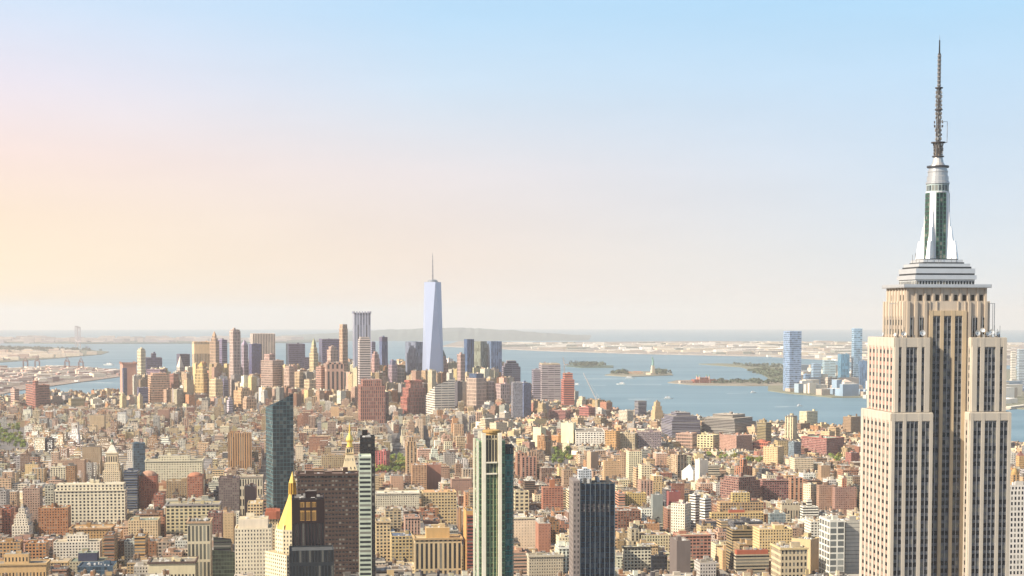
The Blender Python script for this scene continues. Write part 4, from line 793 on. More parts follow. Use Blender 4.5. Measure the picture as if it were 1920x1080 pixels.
T('pink_ribbed_block', 'pink ribbed block with fluted corners at right', 1479, 1482, 1506, 896, 66, 942, '#bd8f72', 'pierw', 1, g=1)
T('white_side_block', 'white block with slim shaft between pink and brown blocks', 1506, 1520, 1531, 908, 62, 945, '#d0c3a6', 'punch', 1, g=0)
T('brown_grid_tower', 'brown gridded tower with lit cream edge, first left of the stone skyscraper', 1531, 1536, 1566, 910, 62, 958, '#9d7f6c', 'small', 1.2, g=1, wt=1)
T('brown_grid_tower', 'brown gridded tower with rooftop shrubs nearest the stone skyscraper', 1560, 1566, 1606, 914, 60, 955, '#94756a', 'small', 1.2, g=1, tiers=((.2, 898, '#a8745c'),))
T('white_red_slab', 'white slab building with a maroon right edge', 1258, 1284, 1296, 945, 62, 1000, '#d2c8b4', 'punch', 1.0, g=0, roof='#a0564c')
T('white_box_tower', 'white windowed tower with pale blue side near right centre', 1293, 1304, 1314, 928, 62, 965, '#d5cfc6', 'band', 1, g=0)
T('white_box_tower', 'bright white narrow tower with dark banded side', 1312, 1322, 1333, 935, 60, 965, '#dedacf', 'band', 1, g=0)
T('maroon_cube', 'small maroon cube block left of the pale blue sided tower', 1250, 1254, 1276, 922, 56, 945, '#8c5450', 'none', 1, g=1)
T('long_tan_block', 'long flat tan block with yellow penthouse near right centre', 1344, 1350, 1432, 942, 52, 962, '#b59670', 'grid', 2, g=1, tiers=((.4, 925, '#cdb57c', 'grid'),), roof='#b5a080')
T('yellow_long_block', 'low yellow block with red roof below the long tan block', 1330, 1334, 1432, 962, 47, 975, '#c8ac78', 'grid', 2, g=1, tiers=((.3, 957, '#a8604a', 'none'),))
T('glass_grid_block', 'blue glazed white grid block below the maroon gridded block', 1440, 1444, 1473, 963, 46, 985, '#a8b0ac', 'glass', 1.5, g=1)
T('white_box_cluster', 'stepped white building with slanted slim tower at right', 1500, 1506, 1534, 950, 46, 975, '#dcd8ca', 'band', 1.3, g=1, tiers=((.3, 940),))
T('columned_block', 'low cream block with tall grey columns at right', 1463, 1466, 1502, 944, 48, 962, '#b5a890', (4, 40, .5, .8, 0), 1.5, g=1)
T('yellow_block', 'mustard yellow block right of the dark finned tower', 1168, 1172, 1212, 925, 52, 948, '#c4aa70', 'punch', 1.4, g=1)
T('red_slab_tower', 'salmon and grey slab right against the dark finned tower', 1152, 1160, 1172, 925, 55, 955, '#bd8a72', 'band', 1, g=1)
T('grey_box_block', 'flat grey box block with tan base right of the mustard block', 1220, 1224, 1243, 928, 54, 952, '#858a86', 'none', 1, g=1)
T('tan_striped_slab', 'dark grey slab with a tan banded left edge at bottom right of centre', 1255, 1269, 1295, 1014, 70, 1080, '#6c625e', 'none', 1.0, g=1, roof='#9c9488')
T('white_grid_office', 'white office block with black cornice at bottom right of centre', 1167, 1170, 1221, 1026, 50, 1075, '#d0cab4', 'grid', 2, g=1, cor='#4c4a46', roof='#b0a890')
T('dark_glass_low_block', 'low dark glass block left of the tan edged grey slab', 1220, 1222, 1251, 1042, 48, 1080, '#3c4048', 'glass', 1.5, g=1)
T('ornate_arched_block', 'pale ornate block with dense arched windows at bottom centre right', 988, 992, 1056, 1042, 56, 1080, '#b5aa94', 'small', 2, g=1, cor='#c2b8a2')
T('brick_roof_block', 'red brick topped block with long glass bands at lower right', 1376, 1380, 1442, 1040, 46, 1080, '#a89c84', 'band', 2, g=1, tiers=((.95, 1032, '#a05a44', 'none'),), roof='#8c5a48')
T('ornate_corner_block', 'ornate cream corner block with arched windows and heavy cornice at lower right', 1442, 1464, 1514, 1028, 72, 1080, '#c0b092', (4.2, 6.5, .5, .6, 0), 1.4, g=1, cor='#cdb88c', bh=2, cl=12)
T('yellow_pink_slab', 'yellow slab with pink side behind the ornate corner block', 1484, 1520, 1538, 1012, 66, 1080, '#bca680', 'none', 1, g=0, roof='#a89c84')
T('white_frame_tower', 'white framed tower with green glass bands left of the stone skyscraper', 1536, 1556, 1584, 976, 100, 1080, '#d5d2c6', (9, 6.5, .8, .75, .5), 1.2, g=1, roof='#b8b4a8', cl=10)
T('pale_blank_tower', 'plain pale grey tower touching the stone skyscraper', 1584, 1586, 1622, 977, 98, 1080, '#b5b0a4', (200, 4, 1.01, .12, .6), 1.5, g=1, roof='#c2beb2')
T('white_window_tower', 'white tower of tiny dark windows at the right picture edge', 1885, 1888, 1960, 918, 1150, 1080, '#d2cbc0', (2.6, 3.9, .5, .6, 0), 2, g=1, tiers=((.94, 910),), roof='#8c8880', cl=14)
T('brown_domed_block', 'tan block with a rounded top just right of the stone skyscraper', 1893, 1899, 1912, 890, 60, 912, '#b59468', 'pierw', 1, g=1, crown=('dome', 878, '#a88a5c'))
T('white_edge_block', 'small white block by the water right of the stone skyscraper', 1889, 1896, 1904, 849, 48, 870, '#d2cdbf', 'punch', 1, g=1)
T('red_edge_block', 'small yellow block with dark roof at the right picture edge', 1905, 1911, 1922, 855, 50, 880, '#bf9c6c', 'punch', 1, g=1, crown=('pyr', 846, '#7c5850'))
# ------------------------------------------------------------------ the mass of ordinary blocks
PAL = [('tan', '#c4a884', 5), ('cream', '#dccdae', 7), ('white', '#e2dccd', 5), ('red brick', '#a67862', 3), ('brown', '#8f7462', 2), ('pinkish', '#c4a28a', 4), ('grey', '#a8a49e', 2), ('yellowish', '#ceb488', 3), ('orange brick', '#b88862', 2), ('dark', '#5c5c62', .7)]
RPL = ['#a89f92', '#aca599', '#8c8478', '#6f6a64', '#c6c2b8', '#b5a488', '#9c8068', '#5a5652', '#7c766e']
PW = [p[2] for p in PAL]
PARKS = [('square', 703, 760, 862, 893), ('corner', -30, 46, 800, 848), ('small', 1036, 1072, 848, 878), ('shore', 1560, 1582, 862, 874), ('village', 1325, 1380, 858, 868), ('roofs', 1400, 1440, 868, 876)]
HER[:] = [(a, b, yt, (yt+(yb-yt)*.66 if Y > 4800 and b < 1000 else yb), Y, cx, cy, R) for (a, b, yt, yb, Y, cx, cy, R) in HER]
def in_park(x, y, r):
    px, py = proj(x, y, 0)
    for _, a, b, c, d in PARKS[:3]:
        if a-8 < px < b+8 and c+2 < py < d+4: return True
    return False
GEN = []
CANYON = [[ground(758, 797), ground(747, 828), ground(736, 866)], [ground(793, 800), ground(800, 830), ground(811, 866)], [ground(868, 795), ground(878, 840)]]
def in_canyon(x, y, r):
    for C_ in CANYON:
        for a, b in zip(C_, C_[1:]):
            d = b-a; t = max(0, min(1, ((x-a.x)*d.x+(y-a.y)*d.y)/(d.x**2+d.y**2)))
            if math.hypot(x-a.x-d.x*t, y-a.y-d.y*t) < 7+r*.42: return True
    return False
rg = random.Random(11)
def region(x, y):
    if y > 4900 and x/y < .06: return 'downtown'
    if y > 3350 and -.02 < x/y: return 'village'
    return 'main'
def fits(x, y, w, d, h, base):
    r = math.hypot(w, d)/2
    for (a, b, yt, yb, Y, cx, cy, R) in HER:
        if (x-cx)**2+(y-cy)**2 < (R+r*.8)**2: return 0
    px0, _ = proj(x-r, y, base+h); px1, py = proj(x+r, y, base+h)
    for (a, b, yt, yb, Y, cx, cy, R) in HER:
        if Y > y and px1 > a+1 and px0 < b-1 and py < yb:
            Hm = at_Y((a+b)/2, yb, y).z-base
            if Hm < h: h = Hm
            _, py = proj(x, y, base+h)
    for _, a, b, c, d_ in PARKS:
        ym = ground((a+b)/2, (c+d_)/2).y
        if y < ym and px1 > a-1 and px0 < b+1 and py < d_-2:
            Hm = at_Y((a+b)/2, d_-2, y).z-base
            if Hm < h: h = Hm
            _, py = proj(x, y, base+h)
    return h
def lay(ang, test, u0, u1, v0, v1, bu, bv, su, sv):
    ca, sa = math.cos(ang), math.sin(ang)
    u = u0
    while u < u1:
        v = v0
        while v < v1:
            for row in range(2):
                x_ = 0
                far = v > 3300
                while x_ < bu-8:
                    w = rg.uniform(8, 21) if not far else rg.uniform(8, 22)
                    if rg.random() < (.2 if not far else .08): w = rg.uniform(22, 44)
                    if x_+w > bu: w = bu-x_
                    d = bv/2-rg.uniform(.3, 5)
                    uc = u+x_+w/2; vc = v+row*bv/2+d/2+(0 if row == 0 else (bv/2-d))
                    X_ = uc*ca-vc*sa; Y_ = uc*sa+vc*ca
                    x_ += w+.15
                    if rg.random() < .03: continue
                    if Y_ < 1430 or abs(X_/Y_) > .345 or not test(X_, Y_) or not inside(X_, Y_, MPOLY) or in_park(X_, Y_, w) or in_canyon(X_, Y_, w): continue
                    q = X_/Y_; rnd = rg.random()
                    if Y_ < 2150: h = rg.gauss(42, 15)
                    elif Y_ < 2900: h = rg.gauss(35, 13) if rnd > .06 else rg.uniform(50, 68)
                    elif Y_ < 4300: h = rg.gauss(21, 7) if rnd > .09 else rg.uniform(34, 60)
                    elif Y_ < 4900: h = rg.gauss(24, 8) if rnd > .08 else rg.uniform(40, 62)
                    else: h = rg.uniform(50, 145) if q > -.24 and q < .0 else rg.uniform(20, 60)
                    if q > .06 and Y_ > 3300: h = min(h, rg.uniform(13, 26)) if rnd > .03 or Y_ > 4200 else h
                    if q < -.24 and Y_ > 4200: h = min(h, rg.uniform(20, 55))
                    if w < 14: h = min(h, 34)
                    h = max(h, 9); base = gz(X_, Y_)+2.5
                    h2 = fits(X_, Y_, w, d, h, base)
                    if h2 == 0: continue
                    h2 = max(h2, rg.uniform(6, 9))
                    GEN.append((X_, Y_, w, d, h2, ang, base))
            v += bv+sv
        u += bu+su
lay(math.radians(7), lambda x, y: region(x, y) == 'main', -2600, 2600, 1100, 6400, 250, 58, 30, 17)
lay(math.radians(40), lambda x, y: region(x, y) == 'village', -800, 5200, 800, 6500, 150, 56, 16, 14)
lay(math.radians(33), lambda x, y: region(x, y) == 'downtown', -800, 5000, 1800, 7800, 90, 60, 14, 14)
print('generic blocks', len(GEN))
def scr(b):
    x, y, w, d, h, a, z = b; px, py = proj(x, y, z+h); s = F/y
    if px < -5 or px > 1925 or py > 1074: return 0
    for (a_, b_, yt, yb, Y, *_r) in HER:
        if Y < y and a_-2 < px < b_+2 and py > yt: return 0
    return w*s*min(h*s, 1080-py, 42 if y < 2300 else 26)
GEN.sort(key=lambda b: -scr(b))
rc_ = random.Random(21)
def pick():
    i = rc_.choices(range(len(PAL)), PW)[0]; c = lin(PAL[i][1]); k = rc_.choice([rc_.uniform(.5, .8), rc_.uniform(.72, 1.0), rc_.uniform(.9, 1.08)]); j = [rc_.uniform(.94, 1.06) for _ in range(3)]
    return PAL[i][0], tuple(min(.8, c[q]*k*j[q]) for q in range(3))
def style():
    r = rc_.random()
    if r < .42: return (rc_.uniform(2.6, 4), rc_.uniform(3.2, 3.8), rc_.uniform(.36, .52), rc_.uniform(.42, .58), 0), 'small windows'
    if r < .68: return (rc_.uniform(3.2, 5), rc_.uniform(3.4, 4.2), rc_.uniform(.6, .74), rc_.uniform(.5, .62), rc_.uniform(0, .25)), 'wide windows'
    if r < .80: return (rc_.uniform(3, 5), 3.6, .45, .82, 0), 'strip windows'
    if r < .88: return (200, 3.5, 1.01, .5, .1), 'banded windows'
    return (3.6, 3.6, .18, .3, 0), 'blank walls'
NI = 300 - sum(1 for o in COL.objects if o.type == 'EMPTY' and 'label' in o)
LMK = [(1345, 'right of the dark finned tower', 0)]
def landmark(px):
    L_ = [(30, 'the left picture edge'), (170, 'the white arcade block'), (262, 'the navy glass block'), (375, 'the striped pale tower'), (478, 'the large cream tower'), (524, 'the slanted glass tower'), (618, 'the brown slab tower'), (690, 'the narrow black tower'), (800, 'the striped beige block'), (925, 'the ribbed teal tower'), (1112, 'the dark finned tower'), (1275, 'the tan edged slab'), (1410, 'the brick topped block'), (1480, 'the ornate corner block'), (1560, 'the white framed tower'), (1750, 'the stone skyscraper'), (1900, 'the right picture edge')]
    return min(L_, key=lambda t: abs(t[0]-px))
indiv = []
for b in GEN[:NI]:
    x, y, w, d, h, a, z = b; cn, c = pick(); st, sn = style(); rn = rc_.choice(RPL); px, py = proj(x, y, z+h)
    root = thing('city_block', '', 'building', (x, y, z), a)
    hw, hd = w/2, d/2; m = MB(); P = [(-hw, -hd), (hw, -hd), (hw, hd), (-hw, hd)]; e = .5; Q = [(-hw+e, -hd+e), (hw-e, -hd+e), (hw-e, hd-e), (-hw+e, hd-e)]
    m.pr(P, 0, P, h, c, st, False)
    for i in range(4):
        j = (i+1) % 4; m.face([(*P[i], h), (*P[j], h), (*Q[j], h), (*Q[i], h)], c); m.face([(*Q[i], h), (*Q[j], h), (*Q[j], h-1), (*Q[i], h-1)], c)
    m.build('wall', FAC, root); m = MB(); rcol = lin(rn); m.face([(*q, h-.95) for q in Q], rcol); m.build('roof', ROOF, root)
    cor = rc_.random() < .35
    if cor:
        m = MB(); cc = tuple(min(.75, k*1.12) for k in c)
        m.box(-hw-.1, hw+.1, -hd-.9, -hd-.02, h-1.5, h+.3, cc, None, None, True); m.build('cornice', STONE, root)
    wt = rc_.random() < .5; nb = rc_.choice([1, 1, 2, 3])
    dress_roof(root, -hw*.9, hw*.9, -hd*.9, hd*.9, h-.95, c, rcol, nb, 1 if wt else 0, rc_, rc_.randint(7, 15))
    feat = 'a wooden water tank' if wt else ('a projecting cornice' if cor else ('several roof boxes' if nb > 1 else 'one roof box'))
    sz = 'wide' if w > 24 else ('narrow' if w < 13 else 'square')
    indiv.append((root, px, py, cn, sz, sn, feat))
used = {}
for t in indiv:
    root, px, py, cn, sz, sn, feat = t; lx, ln = landmark(px); dx = px-lx
    row = 'bottom row' if py > 1030 else ('near row' if py > 970 else ('middle row' if py > 900 else 'far row'))
    rel = 'left of' if dx < -12 else ('right of' if dx > 12 else 'beside')
    if 'edge' in ln: rel = 'near'
    used.setdefault((f'{cn} {sz} block, {sn}', row, f'{rel} {ln}'), []).append(t)
EXT = {}
for (A, B, C_), ts in used.items():
    ts.sort(key=lambda t: t[1])
    for i, t in enumerate(ts):
        pre = '' if len(ts) == 1 else ('leftmost ' if i == 0 else 'rightmost ' if i == len(ts)-1 else ['', 'second ', 'third ', 'fourth ', 'fifth '][min(i, 4)])
        t[0]['label'] = f'{pre}{A}, {B}, {C_}'; t[0]['group'] = 'ordinary city blocks'
# everything smaller: one countless mass
def mass(m, b):
    x, y, w, d, h, a, z = b; cn, c = pick(); st, sn = style(); ca, sa = math.cos(a), math.sin(a)
    def R_(u, v): return (x+u*ca-v*sa, y+u*sa+v*ca)
    def bx(u0, u1, v0, v1, z0, z1, col, sty=None, top=None):
        p = [R_(u0, v0), R_(u1, v0), R_(u1, v1), R_(u0, v1)]; m.pr(p, z0, p, z1, col, sty, top)
    rcol = sh(lin(rc_.choice(RPL)), rc_.uniform(.75, 1.1))
    tiered = w > 13 and rc_.random() < .4; h0 = h*(rc_.uniform(.6, .85) if tiered else 1)
    bx(-w/2, w/2, -d/2, d/2, z, z+h0, c, st, rcol)
    t = z+h0; n = rc_.choice([1, 2, 3]) if w > 12 else 1
    if tiered:        # set back upper floors
        k1, k2, k3, k4 = [rc_.uniform(.55, 1) if rc_.random() < .7 else .999 for _ in range(4)]; t2 = z+h; bx(-w/2*k1, w/2*k2, -d/2*k3, d/2*k4, t-.01, t2, c, st, rcol); w *= .6; d *= .6; t = t2
    if rc_.random() < .35: bx(-w/2-.05, w/2+.05, -d/2-.6, -d/2, t-1.2, t+.5, tuple(min(.75, k*1.1) for k in c))
    for _ in range(n):
        bw = rc_.uniform(2, min(w*.5, 7)); bd = rc_.uniform(2, min(d*.5, 7)); u = rc_.uniform(-w/2+.5, w/2-bw-.5); v = rc_.uniform(-d/2+.5, d/2-bd-.5)
        bx(u, u+bw, v, v+bd, t-.01, t+rc_.uniform(2, 5.5), sh(c if rc_.random() < .6 else rcol, rc_.uniform(.75, 1.1)), None, sh(rcol, rc_.uniform(.7, 1.25)))
    if rc_.random() < .4 and y < 4200:
        u, v = rc_.uniform(-w/2+2, w/2-2), rc_.uniform(-d/2+2, d/2-2); X_, Y_ = R_(u, v); m.cyl(X_, Y_, t+2, t+6, 1.9, 1.9, 6, (.17, .11, .07)); m.cyl(X_, Y_, t+6, t+7.4, 2, .1, 6, (.14, .11, .09), None, False); m.cyl(X_, Y_, t-.05, t+2.1, 1.2, 1.2, 4, (.1, .08, .07), None, False)
    if y < 3000:
        for _ in range(6):
            s = rc_.uniform(.7, 1.8); u = rc_.uniform(-w/2+1, w/2-2.5); v = rc_.uniform(-d/2+1, d/2-2.5); k = rc_.choice([.7, .5, .3, .1]); bx(u, u+s, v, v+s, t-.01, t+rc_.uniform(.6, 1.6), (k, k, k*.95))
MM = MB()
for b in GEN[NI:]: mass(MM, b)
tag(MM.build('distant_city_blocks', FAC), 'countless small low blocks filling the city between the landmarks', 'buildings', None, 'stuff')
# avenues
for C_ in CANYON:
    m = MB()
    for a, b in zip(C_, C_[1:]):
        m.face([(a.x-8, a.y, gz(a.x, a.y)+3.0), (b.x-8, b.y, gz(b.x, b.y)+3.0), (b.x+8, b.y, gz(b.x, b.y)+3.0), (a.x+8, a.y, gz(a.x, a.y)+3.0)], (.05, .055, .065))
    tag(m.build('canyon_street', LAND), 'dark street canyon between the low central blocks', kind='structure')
for (u, nm) in ((-1910, 'avenue'), (-1630, 'avenue'), (-1350, 'avenue'), (-1070, 'avenue'), (-790, 'avenue'), (-510, 'avenue'), (-230, 'avenue'), (50, 'avenue'), (330, 'avenue'), (610, 'avenue')):
    m = MB(); ca, sa = math.cos(math.radians(7)), math.sin(math.radians(7)); P = []
    v = 1200
    while v < 5200:
        q = []
        for (uu, vv) in ((u-37, v), (u-23, v), (u-23, v+250), (u-37, v+250)): x, y = uu*ca-vv*sa, uu*sa+vv*ca; q.append((x, y, gz(x, y)+2.9))
        m.face(q, (.05, .05, .055)); v += 250
    tag(m.build('avenue', LAND), 'straight asphalt avenue running toward downtown', kind='structure')
# ------------------------------------------------------------------ trees
def tree_proto(seed):
    r = random.Random(seed); me = {}
    m = MB(); H = 11
    m.cyl(0, 0, 0, 4.5, .38, .26, 7, (.10, .075, .05))
    for k in range(5):
        t = k*1.26+r.random(); m.bar((0, 0, 3.2+k*.4), (2.6*math.cos(t), 2.6*math.sin(t), 6.2+r.random()*2), .12, (.1, .075, .05))
    me['trunk'] = m.mesh('trunk'); me['trunk'].materials.append(BARK)
    hu = r.choice([(1.25, 1.0), (.85, 1.0), (1.0, 1.15)]); m = MB(); cl = [(r.uniform(-3, 3), r.uniform(-3, 3), r.uniform(5.2, 9.5), r.uniform(1.2, 2.3)) for _ in range(11)]
    for (x, y, z, R) in cl:
        g = r.uniform(.6, 1.5)
        for _ in range(42):
            d = Vector((r.gauss(0, 1), r.gauss(0, 1), r.gauss(0, .8))).normalized()*R*r.uniform(.55, 1.05); c = Vector((x, y, z))+d
            a = Vector((r.gauss(0, 1), r.gauss(0, 1), r.gauss(0, 1))).normalized(); b = a.cross(d if d.length > .1 else Vector((1, 0, 0))).normalized(); s = r.uniform(.35, .7); k = g*r.uniform(.7, 1.3)
            m.face([tuple(c+a*s), tuple(c+b*s), tuple(c-a*s), tuple(c-b*s)], (.21*k*hu[0], .235*k*hu[1], .06*k))
    me['crown'] = m.mesh('crown'); me['crown'].materials.append(LEAF); return me
TP = [tree_proto(s) for s in (1, 2, 3, 4, 5)]
def tree(x, y, z, s, label, group, kind=None):
    P = TP[kind if kind is not None else random.randrange(5)]; root = thing('tree', label, 'tree', (x, y, z), random.uniform(0, 6.28), group)
    for nm in ('trunk', 'crown'):
        o = bpy.data.objects.new(nm, P[nm]); COL.objects.link(o); o.parent = root
    root.scale = (s, s, s*random.uniform(.9, 1.2)); return root
rt = random.Random(5)
for (nm, a, b, c, d), n, lb, gr in zip(PARKS, (60, 70, 26, 10, 14, 10), ('leafy green tree in the tree filled square right of the narrow black tower', 'olive green tree in the park at the left picture edge', 'bright green tree in the small square left of the plain peach tower', 'green tree by the pink brick warehouse', 'green street tree among low roofs left of the gabled red block', 'green street tree right of the gabled red block'), ('trees in the central square', 'trees in the left edge park', 'trees in the small square', 'trees by the brick warehouse', 'street trees left of the gabled block', 'street trees right of the gabled block')):
    for k in range(n):
        p = ground(rt.uniform(a, b), rt.uniform(c+4, d)); tree(p.x, p.y, gz(p.x, p.y)+2.5, rt.uniform(1.1, 1.7), lb, gr)
# roof garden trees at the lower right
for px, s in ((1303, .8), (1310, 1.0), (1318, .85), (1326, .7), (1333, .6)):
    p = at_H(px, 1072, 36); tree(p.x, p.y, p.z, s, 'bright green tree on the terrace right of the tan edged grey slab', 'terrace trees')
m = MB(); p = at_H(1318, 1076, 36); m.box(-26, 26, -12, 20, 0, 33.8, lin('#b8ab90'), STY['punch'], lin('#8c8478')); o = m.build('terrace_block', FAC); o.location = (p.x, p.y+6, 2.4); o.rotation_euler = (0, 0, math.radians(7)); tag(o, 'low cream block carrying the terrace trees', 'building')
# ------------------------------------------------------------------ islands: woods, halls, statue
def wood(poly, n, hmax, label, col=(.09, .11, .075)):
    m = MB(); r = random.Random(len(label)); G_ = gp(poly); xs = [p[0] for p in G_]; ys = [p[1] for p in G_]
    k = 0
    while k < n:
        x, y = r.uniform(min(xs), max(xs)), r.uniform(min(ys), max(ys))
        if not inside(x, y, G_): continue
        k += 1; h = r.uniform(.5, 1)*hmax; R = r.uniform(7, 14); z = gz(x, y)+3; g = r.uniform(.6, 1.4)
        for _ in range(26):
            d = Vector((r.gauss(0, 1), r.gauss(0, 1), abs(r.gauss(0, .8)))).normalized(); c = Vector((x+d.x*R, y+d.y*R, z+h*.35+d.z*h*.65)); a = Vector((r.gauss(0, 1), r.gauss(0, 1), r.gauss(0, 1))).normalized(); b = a.cross(d).normalized(); s = r.uniform(2.5, 5)
            q = g*r.uniform(.7, 1.3); m.face([tuple(c+a*s), tuple(c+b*s), tuple(c-a*s), tuple(c-b*s)], tuple(v*q for v in col))
    tag(m.build('wood', LEAF), label, 'trees', None, 'stuff')
wood([(1062, 687), (1100, 689.5), (1148, 689.5), (1110, 686)], 60, 34, 'dark green wood covering the farthest small island')
wood([(1146, 703), (1176, 704.5), (1176, 699), (1155, 699)], 26, 22, 'trees on the left end of the statue island')
wood([(1228, 704), (1258, 703.5), (1250, 699), (1228, 698)], 30, 26, 'trees on the right end of the statue island')
wood([(1330, 720), (1400, 722), (1500, 722), (1505, 716), (1410, 717), (1340, 715)], 90, 20, 'trees along the long low island')
wood([(1400, 697), (1440, 708), (1470, 726), (1475, 700), (1440, 690)], 120, 14, 'green park trees on the far bank', (.11, .135, .085))
wood([(1362, 684), (1420, 690), (1600, 694), (1600, 690), (1420, 685)], 120, 16, 'hazy tree line behind the far bank park', (.1, .12, .09))
wood([(0, 665), (100, 662), (195, 660), (150, 656), (0, 652)], 220, 28, 'hazy wood on the far shore at left', (.09, .09, .06))
def low_town(name, label, poly, n, hs, pal, ang=.4, sizes=(20, 90)):
    m = MB(); r = random.Random(len(label)*7+n); G_ = gp(poly); xs = [p[0] for p in G_]; ys = [p[1] for p in G_]; k = 0; t = 0
    while k < n and t < n*60:
        t += 1; x, y = r.uniform(min(xs), max(xs)), r.uniform(min(ys), max(ys))
        if not inside(x, y, G_): continue
        k += 1; w, d = r.uniform(*sizes), r.uniform(*sizes)*.6; h = r.uniform(*hs); ca, sa = math.cos(ang), math.sin(ang); z = gz(x, y)
        P = [(x+u*ca-v*sa, y+u*sa+v*ca) for u, v in ((-w/2, -d/2), (w/2, -d/2), (w/2, d/2), (-w/2, d/2))]
        m.pr(P, z, P, z+h, sh(lin(r.choice(pal)), r.uniform(.75, 1.15)), None, lin(r.choice(['#cfc8bc', '#a8a094', '#e0dcd2'])))
    tag(m.build(name, FAC), label, 'buildings', None, 'stuff')
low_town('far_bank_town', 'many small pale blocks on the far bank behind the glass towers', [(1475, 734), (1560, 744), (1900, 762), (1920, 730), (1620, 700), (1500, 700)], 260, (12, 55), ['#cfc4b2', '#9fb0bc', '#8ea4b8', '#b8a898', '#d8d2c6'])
low_town('industrial_sheds', 'many white sheds and tanks on the industrial peninsula', [(1015, 657), (1200, 663), (1440, 668), (1620, 680), (1900, 682), (1900, 646), (1500, 644), (1180, 647), (1000, 646), (860, 644)], 900, (9, 34), ['#c8c4ba', '#b8ac98', '#a89c90', '#908c88', '#d8d4cc', '#7c8078'], .1, (40, 240))
low_town('pier_sheds', 'many low sheds and houses on the near Brooklyn piers', [(-60, 738), (10, 736), (30, 724), (150, 711), (224, 706), (226, 701), (150, 693), (60, 694), (-60, 692)], 420, (8, 26), ['#d8c4ac', '#b89484', '#c9a898', '#e0d0b8', '#9c7c74'], .5, (18, 90))
low_town('far_shore_town', 'pale far shore buildings at left beyond the second channel', [(-60, 680), (110, 671), (190, 664), (120, 660), (-60, 662)], 160, (10, 36), ['#e0ccb4', '#c4a898', '#d8c4b0'], .2, (30, 120))
low_town('far_coast_town', 'hazy low buildings along the most distant coast', [(-60, 644), (150, 644), (380, 643), (560, 642), (560, 637), (-60, 637)], 200, (20, 60), ['#c4b4ac', '#b0a4a4'], .2, (60, 200))
def hall():
    p = ground(1318, 719); root = thing('brick_immigration_hall', 'red brick hall with pale corner turrets on the long low island', 'building', (p.x, p.y, gz(p.x, p.y)+3), .3); c = lin('#a4604c')
    m = MB(); m.box(-50, 50, -18, 18, 0, 16, c, STY['big'], lin('#8c5448')); m.build('wall', FAC, root)
    m = MB(); m.box(-24, 24, -16, 16, 16, 24, c, STY['big'], lin('#8c5448')); m.build('central_hall', FAC, root)
    for x in (-24, 24):
        for y in (-15, 15): m = MB(); m.cyl(x, y, 0, 30, 3.4, 3.2, 8, lin('#c8a898')); m.cyl(x, y, 30, 40, 3.8, .2, 8, lin('#6c9484')); m.build('turret', STONE, root)
    m = MB(); m.box(56, 120, -14, 14, 0, 12, lin('#c2a89c'), STY['big'], lin('#9c6a58')); m.box(-115, -56, -12, 12, 0, 10, lin('#cdbcae'), STY['big'], lin('#9c6a58')); m.build('side_wing', FAC, root)
hall()
def statue():
    p = ground(1224, 703.5); root = thing('green_statue', 'green robed statue with raised torch on a stone pedestal on the middle island', 'statue', (p.x, p.y, gz(p.x, p.y)+3), .4); g = (.20, .36, .30)
    m = MB(); q = lambda r: [(r*math.cos(math.pi/4+k*math.pi/2), r*math.sin(math.pi/4+k*math.pi/2)) for k in range(4)]
    m.pr(q(38), 0, q(36), 10, lin('#b8a890')); m.pr(q(14), 10, q(9), 47, lin('#c9b8a0')); m.build('pedestal', STONE, root)
    m = MB(); m.lathe(0, 0, [(6.2, 47), (5.4, 55), (4.6, 66), (4.2, 72), (5, 76), (4.4, 79), (1.6, 81), (1.5, 82), (2.5, 84), (2.6, 86), (1.8, 88.5), (.4, 89.5)], 10, g); m.build('robed_body', STONE, root)
    m = MB(); m.bar((-4, 0, 77), (-5.4, 0, 88), 1.3, g); m.cyl(-5.4, 0, 88, 90, .8, 1.6, 8, g); m.build('raised_arm', STONE, root)
    m = MB(); m.cyl(-5.4, 0, 90, 93, 1.2, .1, 8, (.85, .6, .2)); m.build('torch_flame', GOLD, root)
    m = MB()
    for k in range(7): t = math.pi*(k/6); m.bar((0, -.5, 87), (4.2*math.cos(t), -.5, 87+3.6*math.sin(t)+.6), .25, g)
    m.build('crown', STONE, root)
    m = MB(); m.box(2.5, 5.5, -5, -3.5, 66, 72, g); m.build('tablet', STONE, root)
statue()
for x, w_, h, lb in ((1195, 60, 12, 'low tan building left of the statue pedestal'), (1180, 30, 9, 'small brown building at the left of the statue island')):
    p = ground(x, 702.5); m = MB(); m.box(-w_/2, w_/2, -10, 10, 0, h, lin('#c2a88c'), STY['big'], lin('#a88c74')); m.box(-w_/3, w_/3, -6, 6, h, h+3, lin('#a8745c')); o = m.build('island_building', FAC); o.location = (p.x, p.y, gz(p.x, p.y)+2.9); tag(o, lb, 'building')
